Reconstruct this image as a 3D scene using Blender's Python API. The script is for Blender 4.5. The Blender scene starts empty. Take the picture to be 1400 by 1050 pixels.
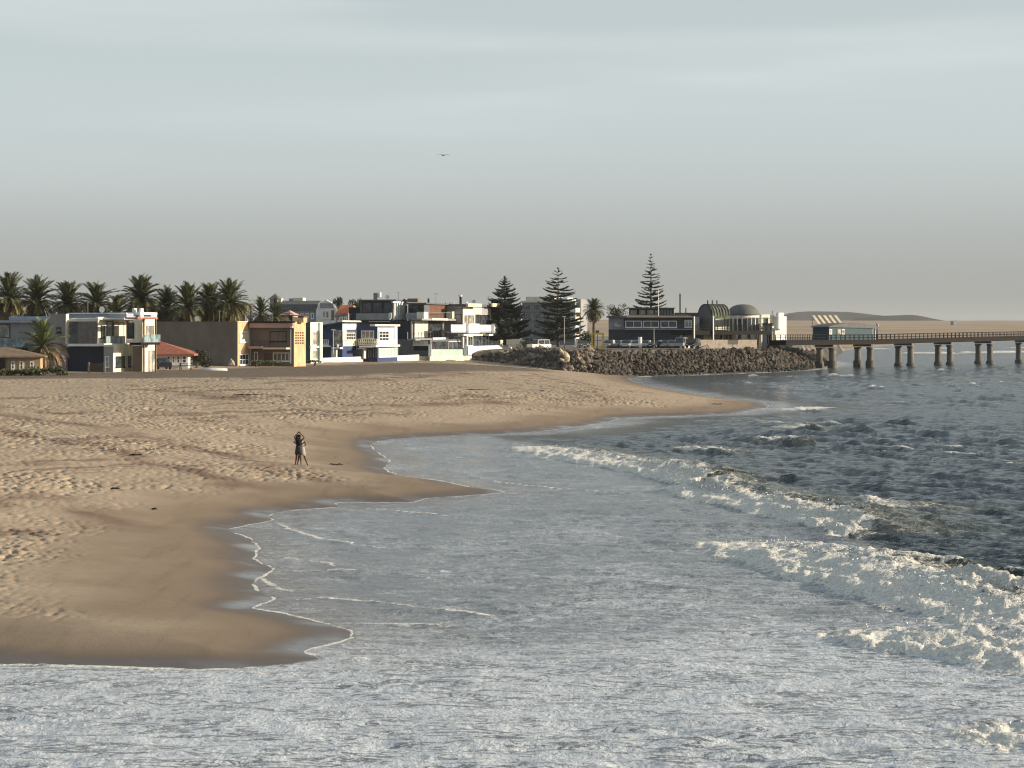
import bpy, bmesh, math, random
import numpy as np
from mathutils import Vector, Matrix, Euler
random.seed(7)
rng = np.random.default_rng(11)
S = bpy.context.scene
COL = S.collection
# ------------------------------------------------------------------ camera, sky, sun, exposure
F, EYE, HY = 3119.0, 8.5, 450.0        # focal length and horizon row in photo pixels, eye height over the sea
cam = bpy.data.cameras.new('camera')
camo = bpy.data.objects.new('camera', cam); COL.objects.link(camo)
camo.location = (0, 0, EYE); camo.rotation_euler = (math.radians(90), 0, 0)
cam.sensor_width = 36; cam.lens = 36*F/1400; cam.shift_y = -75/1400
cam.clip_start = 0.5; cam.clip_end = 60000
S.camera = camo
SUN_AZ, SUN_EL = math.radians(90), math.radians(13)    # clockwise from the view direction
world = bpy.data.worlds.new('World'); S.world = world; world.use_nodes = True
wt = world.node_tree; wt.nodes.clear()
def wn(t, **k):
    n = wt.nodes.new(t)
    for a, b in k.items(): setattr(n, a, b)
    return n
sky = wn('ShaderNodeTexSky', sky_type='NISHITA', sun_disc=False)
sky.sun_elevation = SUN_EL; sky.sun_rotation = SUN_AZ
sky.altitude = 0; sky.air_density = 1.0; sky.dust_density = 2.2; sky.ozone_density = 1.0
tc = wn('ShaderNodeTexCoord'); sep = wn('ShaderNodeSeparateXYZ')
wt.links.new(tc.outputs['Generated'], sep.inputs[0])
# thin even veil of sea haze, thicker towards the horizon all the way round, with faint cirrus bands
elev = wn('ShaderNodeMapRange', interpolation_type='SMOOTHSTEP')
elev.inputs['From Min'].default_value = 0.0; elev.inputs['From Max'].default_value = 0.32
elev.inputs['To Min'].default_value = 0.95; elev.inputs['To Max'].default_value = 0.35
wt.links.new(sep.outputs['Z'], elev.inputs['Value'])
mp = wn('ShaderNodeMapping'); mp.inputs['Scale'].default_value = (2.2, 2.2, 26); mp.inputs['Rotation'].default_value = (0.02, 0.09, 0)
wt.links.new(tc.outputs['Generated'], mp.inputs[0])
cn = wn('ShaderNodeTexNoise'); cn.inputs['Scale'].default_value = 1.6; cn.inputs['Detail'].default_value = 5; cn.inputs['Roughness'].default_value = .45
wt.links.new(mp.outputs[0], cn.inputs['Vector'])
cr = wn('ShaderNodeMapRange', interpolation_type='SMOOTHSTEP')
cr.inputs['From Min'].default_value = .42; cr.inputs['From Max'].default_value = .72
cr.inputs['To Min'].default_value = 0; cr.inputs['To Max'].default_value = .30
wt.links.new(cn.outputs['Fac'], cr.inputs['Value'])
hz = wn('ShaderNodeMapRange', interpolation_type='SMOOTHSTEP')
hz.inputs['From Min'].default_value = 0.0; hz.inputs['From Max'].default_value = 0.10
wt.links.new(sep.outputs['Z'], hz.inputs['Value'])
veil = wn('ShaderNodeMix', data_type='RGBA')
veil.inputs['A'].default_value = (2.58, 2.65, 2.50, 1); veil.inputs['B'].default_value = (4.4, 4.9, 5.05, 1)
wt.links.new(hz.outputs[0], veil.inputs['Factor'])
m1 = wn('ShaderNodeMix', data_type='RGBA')
wt.links.new(elev.outputs[0], m1.inputs['Factor']); wt.links.new(sky.outputs[0], m1.inputs['A']); wt.links.new(veil.outputs['Result'], m1.inputs['B'])
m2 = wn('ShaderNodeMix', data_type='RGBA'); m2.inputs['B'].default_value = (5.9, 6.1, 6.0, 1)
ce = wn('ShaderNodeMapRange', interpolation_type='SMOOTHSTEP'); ce.inputs['From Min'].default_value = .04; ce.inputs['From Max'].default_value = .12
wt.links.new(sep.outputs['Z'], ce.inputs['Value']); cm = wn('ShaderNodeMath', operation='MULTIPLY'); wt.links.new(cr.outputs[0], cm.inputs[0]); wt.links.new(ce.outputs[0], cm.inputs[1])
wt.links.new(cm.outputs[0], m2.inputs['Factor']); wt.links.new(m1.outputs['Result'], m2.inputs['A'])
bg = wn('ShaderNodeBackground'); bg.inputs['Strength'].default_value = 0.09
wo = wn('ShaderNodeOutputWorld')
wt.links.new(m2.outputs['Result'], bg.inputs[0]); wt.links.new(bg.outputs[0], wo.inputs[0])
sl = bpy.data.lights.new('sun', 'SUN'); sl.energy = 5.0; sl.angle = math.radians(.6); sl.color = (1, .84, .65)
so = bpy.data.objects.new('sun', sl); COL.objects.link(so)
SD = Vector((math.sin(SUN_AZ)*math.cos(SUN_EL), math.cos(SUN_AZ)*math.cos(SUN_EL), math.sin(SUN_EL)))
so.rotation_euler = SD.to_track_quat('Z', 'Y').to_euler()
so.location = (200, 200, 200)
S.view_settings.view_transform = 'Standard'; S.view_settings.look = 'None'
S.view_settings.gamma = 1; S.view_settings.use_curve_mapping = False
S.view_settings.exposure = 0.66
S.cycles.max_bounces = 6; S.cycles.volume_bounces = 1; S.cycles.transparent_max_bounces = 6
S.cycles.use_denoising = True; S.cycles.filter_width = 1.2; S.cycles.pixel_filter_type = 'BLACKMAN_HARRIS'
S.cycles.caustics_reflective = False; S.cycles.caustics_refractive = False

# ------------------------------------------------------------------ helpers
def kx(px): return (px-700)/F
def at(px, py, D): return Vector((kx(px)*D, D, EYE-(py-HY)/F*D))
def onz(px, py, z=0.0):
    D = (EYE-z)*F/(py-HY); return (kx(px)*D, D)
def link(o, parent=None):
    COL.objects.link(o)
    if parent is not None: o.parent = parent
    return o
def tag(o, label=None, cat=None, group=None, kind=None):
    if label: o['label'] = label
    if cat: o['category'] = cat
    if group: o['group'] = group
    if kind: o['kind'] = kind
    return o
def empty(name, loc, rz=0, label=None, cat=None, group=None):
    o = bpy.data.objects.new(name, None); link(o)
    o.location = loc; o.rotation_euler = (0, 0, rz); o.empty_display_size = .3
    return tag(o, label, cat, group)
def copy_tree(o, parent=None):
    c = o.copy(); COL.objects.link(c)
    if parent is not None: c.parent = parent
    for ch in list(o.children): copy_tree(ch, c)
    return c
class MB:
    """collects shapes of ONE part"""
    def __init__(s): s.v = []; s.f = []
    def add(s, vs, fs):
        n = len(s.v); s.v += [tuple(p) for p in vs]; s.f += [tuple(i+n for i in f) for f in fs]; return s
    def box(s, x0, x1, y0, y1, z0, z1, M=None):
        vs = [Vector(p) for p in ((x0,y0,z0),(x1,y0,z0),(x1,y1,z0),(x0,y1,z0),(x0,y0,z1),(x1,y0,z1),(x1,y1,z1),(x0,y1,z1))]
        if M is not None: vs = [M @ p for p in vs]
        return s.add(vs, [(0,3,2,1),(4,5,6,7),(0,1,5,4),(1,2,6,5),(2,3,7,6),(3,0,4,7)])
    def bar(s, a, b, w, h=None, up=(0,0,1)):
        a, b = Vector(a), Vector(b); d = b-a; L = d.length
        if L < 1e-6: return s
        d.normalize(); r = d.cross(Vector(up))
        if r.length < 1e-3: r = d.cross(Vector((1,0,0)))
        r.normalize(); u = r.cross(d); h = h or w
        M = Matrix((r, d, u)).transposed().to_4x4(); M.translation = a
        return s.box(-w/2, w/2, 0, L, -h/2, h/2, M)
    def tube(s, pts, rad, n=6, cap=True):
        pts = [Vector(p) for p in pts]; m = len(pts); rings = []
        for i, p in enumerate(pts):
            d = (pts[min(i+1, m-1)]-pts[max(i-1, 0)]).normalized()
            a = Vector((1,0,0)) if abs(d.x) < .9 else Vector((0,1,0))
            r = d.cross(a).normalized(); u = d.cross(r)
            q = rad[i] if hasattr(rad, '__len__') else rad
            rings.append([p+(r*math.cos(2*math.pi*k/n)+u*math.sin(2*math.pi*k/n))*q for k in range(n)])
        vs = [p for r in rings for p in r]
        fs = [(i*n+k, i*n+(k+1) % n, (i+1)*n+(k+1) % n, (i+1)*n+k) for i in range(m-1) for k in range(n)]
        if cap: fs += [tuple(range(n)), tuple((m-1)*n+k for k in range(n-1, -1, -1))]
        return s.add(vs, fs)
    def prism(s, poly, z0, z1):
        n = len(poly); vs = [(x, y, z0) for x, y in poly]+[(x, y, z1) for x, y in poly]
        return s.add(vs, [tuple(range(n-1, -1, -1)), tuple(range(n, 2*n))]+[(i, (i+1) % n, n+(i+1) % n, n+i) for i in range(n)])
    def slab(s, poly, axis, a0, a1):
        """poly in the plane across axis ('x' gives (y,z), 'y' gives (x,z))"""
        n = len(poly)
        P = (lambda p, a: (a, p[0], p[1])) if axis == 'x' else (lambda p, a: (p[0], a, p[1]))
        vs = [P(p, a0) for p in poly]+[P(p, a1) for p in poly]
        return s.add(vs, [tuple(range(n)), tuple(range(2*n-1, n-1, -1))]+[(i, n+i, n+(i+1) % n, (i+1) % n) for i in range(n)])
    def mesh(s, name, m=None, smooth=False):
        me = bpy.data.meshes.new(name); me.from_pydata(s.v, [], s.f); me.validate()
        bm = bmesh.new(); bm.from_mesh(me); bmesh.ops.recalc_face_normals(bm, faces=bm.faces); bm.to_mesh(me); bm.free()
        if smooth: me.polygons.foreach_set('use_smooth', [True]*len(me.polygons))
        if m: me.materials.append(m)
        return me
    def build(s, name, m=None, parent=None, smooth=False, loc=None, label=None):
        o = bpy.data.objects.new(name, s.mesh(name, m, smooth)); link(o, parent)
        if loc is not None: o.location = loc
        if label: o['label'] = label
        return o

# ---- materials
class NT:
    def __init__(s, name):
        s.m = bpy.data.materials.new(name); s.m.use_nodes = True; s.t = s.m.node_tree; s.t.nodes.clear()
        s.out = s.n('ShaderNodeOutputMaterial'); s.tc = s.n('ShaderNodeTexCoord')
    def n(s, t, **k):
        x = s.t.nodes.new(t)
        for a, b in k.items(): setattr(x, a, b)
        return x
    def put(s, sock, v):
        if isinstance(v, bpy.types.NodeSocket): s.t.links.new(v, sock)
        elif isinstance(v, (tuple, list)) and len(v) == 3 and sock.type == 'RGBA': sock.default_value = (*v, 1)
        else: sock.default_value = v
    def math(s, op, a, b=0.0, clamp=False):
        x = s.n('ShaderNodeMath', operation=op, use_clamp=clamp); s.put(x.inputs[0], a); s.put(x.inputs[1], b); return x.outputs[0]
    def pos(s, scale=(1,1,1), rot=(0,0,0), obj=False):
        if obj: v = s.tc.outputs['Object']
        else: v = s.n('ShaderNodeNewGeometry').outputs['Position']
        x = s.n('ShaderNodeMapping'); s.t.links.new(v, x.inputs[0]); x.inputs['Scale'].default_value = scale; x.inputs['Rotation'].default_value = rot
        return x.outputs[0]
    def noise(s, vec, scale, detail=4, rough=.55, dist=0):
        x = s.n('ShaderNodeTexNoise'); s.put(x.inputs['Vector'], vec); x.inputs['Scale'].default_value = scale
        x.inputs['Detail'].default_value = detail; x.inputs['Roughness'].default_value = rough; x.inputs['Distortion'].default_value = dist
        return x.outputs['Fac']
    def vor(s, vec, scale, feat='F1'):
        x = s.n('ShaderNodeTexVoronoi', feature=feat); s.put(x.inputs['Vector'], vec); x.inputs['Scale'].default_value = scale
        return x.outputs['Distance']
    def ss(s, v, a, b, lo=0.0, hi=1.0, kind='SMOOTHSTEP'):
        x = s.n('ShaderNodeMapRange', interpolation_type=kind); s.put(x.inputs['Value'], v)
        s.put(x.inputs['From Min'], a); s.put(x.inputs['From Max'], b); s.put(x.inputs['To Min'], lo); s.put(x.inputs['To Max'], hi); return x.outputs[0]
    def mix(s, f, a, b, mode='MIX'):
        x = s.n('ShaderNodeMix', data_type='RGBA', blend_type=mode); s.put(x.inputs['Factor'], f); s.put(x.inputs['A'], a); s.put(x.inputs['B'], b); return x.outputs['Result']
    def mixf(s, f, a, b):
        x = s.n('ShaderNodeMix', data_type='FLOAT'); s.put(x.inputs['Factor'], f); s.put(x.inputs['A'], a); s.put(x.inputs['B'], b); return x.outputs['Result']
    def attr(s, name): return s.n('ShaderNodeAttribute', attribute_name=name).outputs['Fac']
    def bump(s, h, dist, strength=1.0, normal=None):
        x = s.n('ShaderNodeBump'); s.put(x.inputs['Height'], h); x.inputs['Distance'].default_value = dist; s.put(x.inputs['Strength'], strength)
        if normal is not None: s.t.links.new(normal, x.inputs['Normal'])
        return x.outputs[0]
    def bsdf(s, col, rough=.6, normal=None, metal=0.0, spec=.5, ior=1.45, **k):
        x = s.n('ShaderNodeBsdfPrincipled'); s.put(x.inputs['Base Color'], col); s.put(x.inputs['Roughness'], rough)
        x.inputs['Metallic'].default_value = metal; s.put(x.inputs['Specular IOR Level'], spec); x.inputs['IOR'].default_value = ior
        if normal is not None: s.t.links.new(normal, x.inputs['Normal'])
        for a, b in k.items(): s.put(x.inputs[a.replace('_', ' ')], b)
        return x.outputs[0]
    def done(s, sh): s.t.links.new(sh, s.out.inputs[0]); return s.m
def pm(name, col, rough=.7, var=.16, scale=1.2, bump=.01, metal=0.0, spec=.15, stain=.0):
    """painted / plain surface with uneven tone, streaky weathering and fine relief"""
    t = NT(name); p = t.pos(); n1 = t.noise(p, scale, 5, .6); n2 = t.noise(t.pos((1,1,.16)), scale*2.4, 4, .6)
    f = t.ss(n1, .3, .7, 1-var, 1+var*.6); f = t.math('MULTIPLY', f, t.ss(n2, .35, .75, 1.0, 1-var*.7-stain))
    c = t.n('ShaderNodeVectorMath', operation='SCALE'); c.inputs[0].default_value = col; t.t.links.new(f, c.inputs['Scale'])
    nb = t.bump(t.noise(p, scale*14, 3), bump) if bump else None
    return t.done(t.bsdf(c.outputs[0], t.ss(n1, .2, .8, max(rough-.08, .03), min(rough+.08, 1)), nb, metal, spec))
def glassm(name, col=(.02,.025,.03), rough=.06, spec=.6):
    t = NT(name); p = t.pos(); n = t.noise(p, .9, 3); c = t.mix(t.ss(n, .4, .62), col, tuple(min(1, c*2.6+.01) for c in col))
    return t.done(t.bsdf(c, rough, t.bump(t.noise(p, .5, 1), .02), 0, spec, 1.5))

# ---- numpy noise
_perm = rng.permutation(4096)
_gr = rng.normal(size=(4096, 2)); _gr /= np.linalg.norm(_gr, axis=1)[:, None]
def gnoise(x, y):
    xi = np.floor(x).astype(np.int64); yi = np.floor(y).astype(np.int64); fx = x-xi; fy = y-yi
    u = fx*fx*fx*(fx*(fx*6-15)+10); v = fy*fy*fy*(fy*(fy*6-15)+10)
    def g(a, b):
        h = _perm[(_perm[(xi+a) & 4095]+yi+b) & 4095]; return _gr[h, 0]*(fx-a)+_gr[h, 1]*(fy-b)
    n00, n10, n01, n11 = g(0,0), g(1,0), g(0,1), g(1,1)
    return ((n00*(1-u)+n10*u)*(1-v)+(n01*(1-u)+n11*u)*v)*1.45
def fbm(x, y, o=4, g=.5):
    t = 0; a = 1; s = 0
    for i in range(o):
        t = t+a*gnoise(x*2**i+17.3*i, y*2**i-9.1*i); s += a; a *= g
    return t/s
def sst(a, b, x):
    t = np.clip((x-a)/(b-a), 0, 1); return t*t*(3-2*t)
def polydist(X, Y, pts, vals=None):
    """distance to a polyline, signed side (left of travel > 0), value interpolated along it"""
    best = np.full(X.shape, 1e18); side = np.zeros(X.shape); val = np.zeros(X.shape); 
    n = len(pts)
    for i in range(n-1):
        ax, ay = pts[i]; bx, by = pts[i+1]; dx, dy = bx-ax, by-ay; L2 = dx*dx+dy*dy+1e-12
        raw = ((X-ax)*dx+(Y-ay)*dy)/L2; t = np.clip(raw, 0, 1)
        d2 = (X-ax-t*dx)**2+(Y-ay-t*dy)**2; m = d2 < best
        best = np.where(m, d2, best)
        side = np.where(m, np.sign(dx*(Y-ay)-dy*(X-ax)), side)
        if vals is not None:
            over = np.where((i == 0) & (raw < 0), -raw, np.where((i == n-2) & (raw > 1), raw-1, 0))*math.sqrt(L2)
            val = np.where(m, (vals[i]*(1-t)+vals[i+1]*t)*np.exp(-(over/1.2)**2), val)
    return np.sqrt(best), side, val
def inside(X, Y, poly):
    c = np.zeros(X.shape, bool); n = len(poly); j = n-1
    for i in range(n):
        xi, yi = poly[i]; xj, yj = poly[j]
        if yi != yj: c ^= ((yi > Y) != (yj > Y)) & (X < (xj-xi)*(Y-yi)/(yj-yi)+xi)
        j = i
    return c
def grid_obj(name, X, Y, Z, m, attrs={}, smooth=True):
    nr, nc = X.shape; me = bpy.data.meshes.new(name); nv = nr*nc; nf = (nr-1)*(nc-1)
    co = np.empty((nv, 3), np.float32); co[:, 0] = X.ravel(); co[:, 1] = Y.ravel(); co[:, 2] = Z.ravel()
    i = np.arange(nv).reshape(nr, nc); q = np.stack((i[:-1, :-1], i[:-1, 1:], i[1:, 1:], i[1:, :-1]), -1).reshape(-1).astype(np.int32)
    me.vertices.add(nv); me.vertices.foreach_set('co', co.ravel())
    me.loops.add(nf*4); me.loops.foreach_set('vertex_index', q)
    me.polygons.add(nf); me.polygons.foreach_set('loop_start', np.arange(0, nf*4, 4, dtype=np.int32))
    me.update(calc_edges=True)
    me.polygons.foreach_set('use_smooth', np.full(nf, smooth))
    for k, a in attrs.items():
        at_ = me.attributes.new(k, 'FLOAT', 'POINT'); at_.data.foreach_set('value', a.ravel().astype(np.float32))
    me.materials.append(m); o = bpy.data.objects.new(name, me); return link(o)
# ------------------------------------------------------------------ coastline (metres, sea level 0)
def crom(P, n=3):
    P = [np.array(p, float) for p in P]; out = []
    for i in range(len(P)-1):
        p0 = P[max(i-1, 0)]; p1 = P[i]; p2 = P[i+1]; p3 = P[min(i+2, len(P)-1)]
        for k in range(n):
            t = k/n
            out.append(tuple(.5*((2*p1)+(-p0+p2)*t+(2*p0-5*p1+4*p2-p3)*t*t+(-p0+3*p1-3*p2+p3)*t**3)))
    out.append(tuple(P[-1])); return out
shore_px = [(-330,900),(-150,906),(0,907),(150,910),(270,914),(350,911),(432,901),(414,893),(428,885),(475,872),(468,861),(432,850),(380,838),(346,832),(352,826),(372,819),
 (352,808),(345,798),(356,788),(372,778),(350,768),(346,757),(352,748),(338,736),(312,724),(340,717),(372,711),(364,705),(400,697),(462,693),(456,688),(482,686),(565,686),(582,681),(690,673),
 (640,666),(600,657),(545,650),(524,640),(533,630),(520,622),(506,607),(540,600),(640,594),(700,592),(750,588),(830,577),(852,571),(930,568),(1000,565),(1046,558),(1042,551),(990,546),(920,534),(872,524),(858,517)]
shore = [onz(*p) for p in shore_px]
rock_toe = [(-8,436,3.1),(-3,421,2.5),(1.5,406,1.9),(8,394,1.1),(17,396,.15),(23,411,-.3),(34,424,-.3),(44,440,-.3),(56,462,-.3),(64,484,-.3),(68,502,-.3),(73,525,-.3),(79,552,-.3)]
RN = []
for i in range(len(rock_toe)):
    a, c = rock_toe[max(i-1, 0)], rock_toe[min(i+1, len(rock_toe)-1)]; q = Vector((-(c[1]-a[1]), c[0]-a[0], 0)).normalized(); RN.append((q.x, q.y))
coast_far = [(80,560),(84,640),(105,800),(150,1010),(190,1180),(250,1390),(380,1640),(700,1850),(2000,2300),(7000,3600)]
SH = crom([(-400,60),(-80,60)]+shore, 2)+[(x, y) for x, y, z in rock_toe[5:]]+coast_far
LAND = SH+[(7000,14000),(-7000,14000),(-7000,60)]
road_px = [(-160,517,3.1),(0,515,3.1),(300,511,3.1),(450,503,3.1),(560,498,3.1),(640,494,3.1)]
ROAD = [onz(*p) for p in road_px]
def sd_land(X, Y):
    d, _, _ = polydist(X, Y, SH); q = np.where(inside(X, Y, LAND), d, -d); return q+np.exp(-(d/1.2)**2)*(.16*fbm(X/.55, Y/1.1, 4, .6)+.10*fbm(X/1.9+4, Y/2.6, 2))*(Y < 260)
def blur(A, n, ax):
    k = np.ones(2*n+1)/(2*n+1); P = np.pad(A, [(n, n) if a == ax else (0, 0) for a in (0, 1)], 'edge'); c = np.cumsum(np.insert(P, 0, 0, ax), ax)
    return (np.take(c, range(2*n+1, c.shape[ax]), ax)-np.take(c, range(0, c.shape[ax]-2*n-1), ax))/(2*n+1)
def sand_z(X, Y, sd, fine=True):
    z = np.where(sd > 0, 3.3*(1-np.exp(-np.maximum(sd, 0)/24)), .137*np.maximum(sd, -14))*(.55+.45*sst(62, 110, Y))
    up = sst(7, 24, sd)
    z = z+.22*up*fbm(X/17, Y/21, 3)+.10*sst(3, 9, sd)*fbm(X/6+3, Y/9, 2)
    mx, my = onz(612, 494, 3.4); z = z+.7*np.exp(-((X-mx)/7)**2-((Y-my)/17)**2)
    if fine:
        zb_ = z
        for n_ in (14, 10, 7): zb_ = blur(blur(zb_, n_*2, 0), n_, 1)
        z = z+(zb_-z)*sst(1.5, 7, sd)
        rd, _, _ = polydist(X, Y, ROAD); road = 1-sst(11, 17, rd+3*fbm(X/7, Y/7, 2))
        tr = sst(4.5, 9.5, sd+3*fbm(X/6, Y/8, 3))*(1-.85*road)
        tr = tr*(.35+.65*sst(-.25, .25, fbm(X/13+9, Y/16, 3)))
        t1 = gnoise(X/.36, Y/.56); t2 = gnoise(X/.21+5, Y/.34); t3 = fbm(X/2.3, Y/3.2, 2)
        z = z+tr*(.20*np.minimum(t1, .0)*(1+.9*fbm(X/3+7, Y/4, 2))+.06*np.minimum(t2, .1)+.10*t3)
        z = z+.012*fbm(X/1.5, Y/.7, 3)*sst(0, 4, sd)
        return z, road, tr
    return z
# sand: dry, trampled above, smooth and wet along the swash
def sand_material():
    t = NT('beach_sand'); sd = t.attr('shore'); road = t.attr('road'); tr = t.attr('tread')
    p = t.pos(); n1 = t.noise(p, .35, 5, .6); n2 = t.noise(p, 3.2, 4, .6); n3 = t.noise(p, 14, 3)
    wob = t.math('MULTIPLY_ADD', t.noise(p, .16, 4), 9.0); wob.node.inputs[2].default_value = -4.5
    sw = t.math('ADD', sd, wob)
    dry = t.mix(n1, (.315,.252,.182), (.425,.345,.254))
    dry = t.mix(t.ss(n2, .35, .7), dry, t.mix(.5, dry, (.46,.365,.26)))
    # dark heavy mineral sand laid down in bands along old swash lines
    bandn = t.noise(t.pos((.11,.05,0)), 1.0, 5, .6, .4)
    sb = t.math('ADD', sd, t.math('MULTIPLY', bandn, 16.0))
    w = t.n('ShaderNodeTexNoise', noise_dimensions='1D'); t.put(w.inputs['W'], t.math('MULTIPLY', sb, .30)); w.inputs['Scale'].default_value = 1; w.inputs['Detail'].default_value = 4; w.inputs['Roughness'].default_value = .65
    band = t.math('MULTIPLY', t.ss(w.outputs['Fac'], .48, .62), t.math('MULTIPLY', t.ss(sd, 5, 12), t.ss(sd, 62, 44)))
    band = t.math('MULTIPLY', band, t.ss(t.noise(p, .07, 3), .40, .58)); band = t.math('MULTIPLY', band, t.ss(n2, .2, .6, .4, 1))
    band = t.math('MAXIMUM', t.math('MULTIPLY', band, .75), t.math('MULTIPLY', t.attr('garnet'), t.ss(n2, .2, .6, .55, 1)))
    dry = t.mix(t.math('MULTIPLY', band, .80), dry, (.105,.058,.046))
    tread_shade = t.math('MULTIPLY', t.ss(t.noise(p, 1.7, 3, .7), .64, .72), tr); dry = t.mix(t.math('MULTIPLY', tread_shade, .55), dry, (.12,.08,.055))  # dark specks on trodden sand paint in footprint shade
    wet1 = t.ss(sw, 8.5, 2.5); wet2 = t.ss(t.math('ADD', sd, t.math('MULTIPLY', wob, .22)), 2.6, .25)
    c = t.mix(t.math('MULTIPLY', wet1, .8), dry, (.205,.158,.112)); c = t.mix(wet2, c, (.095,.072,.052))
    streak = t.noise(t.pos((.5,.045,0), (0,0,1.15)), 2.2, 4, .6); c = t.mix(t.math('MULTIPLY', t.ss(streak, .5, .72), t.math('MULTIPLY', wet1, .4)), c, (.15,.105,.072))
    gravel = t.mix(t.ss(t.noise(p, 1.1, 5, .65), .3, .7), (.115,.092,.070), (.20,.163,.125)); c = t.mix(road, c, gravel)
    c = t.mix(t.ss(n3, .3, .75, 0, .28), c, t.mix(.5, c, (.09,.06,.04)))
    film = t.math('MULTIPLY', t.ss(sd, 1.6, .1), t.ss(t.noise(p, .22, 3), .46, .66))
    rough = t.mixf(wet2, .95, .42); rough = t.mixf(film, rough, .12)
    b1 = t.bump(t.noise(p, 2.4, 5, .65), .10, t.math('ADD', t.math('MULTIPLY', tr, .9), .04)); b2 = t.bump(n3, .02, t.ss(wet2, 0, 1, .5, .05), b1)
    return t.done(t.bsdf(c, rough, b2, 0, t.mixf(t.math('MAXIMUM', wet2, film), .12, .5), 1.36))
def rows(a, b, c, p):
    y = [a]
    while y[-1] < b: y.append(y[-1]+c*y[-1]**p)
    return np.array(y)
yy = rows(50, 470, .0021, 1.0); tt = np.linspace(-.242, .105, 640)
X = tt[None, :]*(yy[:, None]+25); Y = np.repeat(yy[:, None], len(tt), 1)
sd = sd_land(X, Y); Z, road, tr = sand_z(X, Y, sd); SX, SY, SZ = X, Y, Z
gar = np.zeros(X.shape)
for zz, w_, P in ((1.9,1.5,[(-60,570),(100,579),(200,590),(300,603),(400,617),(480,628)]), (1.6,1.2,[(-60,592),(60,608),(150,619),(260,632),(380,645),(470,652)]), (1.1,1.7,[(-90,694),(0,684),(60,680),(120,686),(170,695)]), (.9,1.1,[(-90,742),(0,728),(50,722),(90,728)]),
 (2.3,2.0,[(230,539),(300,545),(360,541)]), (2.6,2.2,[(500,541),(600,537),(690,533)]), (2.7,2.6,[(330,520),(450,522),(560,514),(640,506)]), (2.4,1.6,[(0,556),(80,560),(160,556)])):
    d_, _, _ = polydist(X+2.0*fbm(X/5, Y/7, 3), Y+3*fbm(X/6+9, Y/8, 3), [onz(*p, zz) for p in P]); gar = np.maximum(gar, np.exp(-(d_/w_)**2)*sst(-.45, .25, fbm(X/4+1, Y/6, 4, .6)))
sand = tag(grid_obj('beach_sand', X, Y, Z, sand_material(), dict(shore=sd, road=road, tread=tr, garnet=gar)), 'pale brown sandy beach trampled with footprints, running along the surf', 'beach', kind='structure')
# ground of the town and the car park behind the beach, and the long desert shore beyond
yy = np.concatenate((np.arange(40, 240, 20.), np.arange(240, 540, 4.), np.arange(540, 1300, 40.))); xx = np.concatenate((np.arange(-1500, -220, 80.), np.arange(-220, 130, 3.)))
X, Y = np.meshgrid(xx, yy)
edge = [(-140,60),(-125,220),(-95,262),(-68,268),(-60,300),(-56,340),(-46,385),(-34,420),(-20,442),(-14,450)]+[(p[0]+n[0]*7.6, p[1]+n[1]*7.6) for p, n in zip(rock_toe[1:], RN[1:])]+[(74,580),(84,640),(110,800),(150,1000),(200,1300)]
d, side, _ = polydist(X, Y, edge); e = d*np.where(inside(X, Y, edge+[(200,3000),(-5000,3000),(-5000,60)]), 1, -1)
cp = sst(455, 430, Y-0*X)
zt = np.where(Y > 380, 3.2+1.4*sst(380, 440, Y)*sst(-30, 0, X), 3.2)
Zt = zt-.5+.5*sst(-1, 4, e); Zt = np.where(e < 0, np.maximum(zt-.5+(e+1)*2.5, -4), Zt)
tg = NT('town_paving'); p = tg.pos(); n = tg.noise(p, .2, 5, .6)
tgm = tg.done(tg.bsdf(tg.mix(n, (.10,.085,.07), (.22,.185,.145)), .9, tg.bump(tg.noise(p, 3, 4), .03)))
tag(grid_obj('town_ground', X, Y, Zt, tgm, smooth=False), kind='structure')
yy = np.concatenate((np.arange(900, 2000, 20.), np.arange(2000, 12001, 120.))); xx = np.concatenate((np.arange(-6000, 0, 150.), np.arange(0, 900, 15.), np.arange(900, 6001, 100.)))
X, Y = np.meshgrid(xx, yy)
d, side, _ = polydist(X, Y, coast_far); e = d*np.where(inside(X, Y, coast_far+[(7000,14000),(-7000,14000),(-7000,520)]), 1, -1)
Zd = np.where(e > 0, 2.2*(1-np.exp(-e/40))+24*sst(60, 2900, e)**.9, .06*np.maximum(e, -60))+(.8*fbm(X/90, Y/140, 4)+2.6*fbm(X/420, Y/500, 3)*sst(300, 2000, e))*sst(20, 200, e)
dm = NT('desert_sand'); p = dm.pos(); n = dm.noise(dm.pos((.004,.012,0)), 1, 6, .6)
dsm = dm.done(dm.bsdf(dm.mix(dm.ss(n, .35, .65), (.26,.195,.13), (.40,.31,.21)), .95, None, 0, .05))
tag(grid_obj('desert_shore', X, Y, Zd, dsm), kind='structure')
def dune(name, pts, D, depth, m):
    """dune ridge: crest profile in photo pixels at distance D, falling away on both sides"""
    px = np.array([p[0] for p in pts], float); py = np.array([p[1] for p in pts], float)
    u = np.linspace(px[0], px[-1], 120); zc = np.interp(u, px, py); ker = np.ones(9)/9; zc = np.convolve(np.pad(zc, 4, 'edge'), ker, 'valid')
    v = np.linspace(-1, 1, 41); U, V = np.meshgrid(u, v); Xg = kx(U)*D; Yg = D+V*depth+depth*.15*gnoise(U/40, V*0)
    h = np.maximum(EYE-(zc-HY)/F*D, 0)[None, :]
    Zg = h*np.cos(V*math.pi/2)**1.4+h*.07*fbm(Xg/160, Yg/90, 4)*(1-np.abs(V))
    Zg[0] = Zg[-1] = -6; Zg[:, 0] = Zg[:, -1] = -6
    return tag(grid_obj(name, Xg, Yg, Zg, m), kind='structure')
d2 = NT('dune_rock'); n = d2.noise(d2.pos((.004,.004,.02)), 1, 5, .6)
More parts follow.
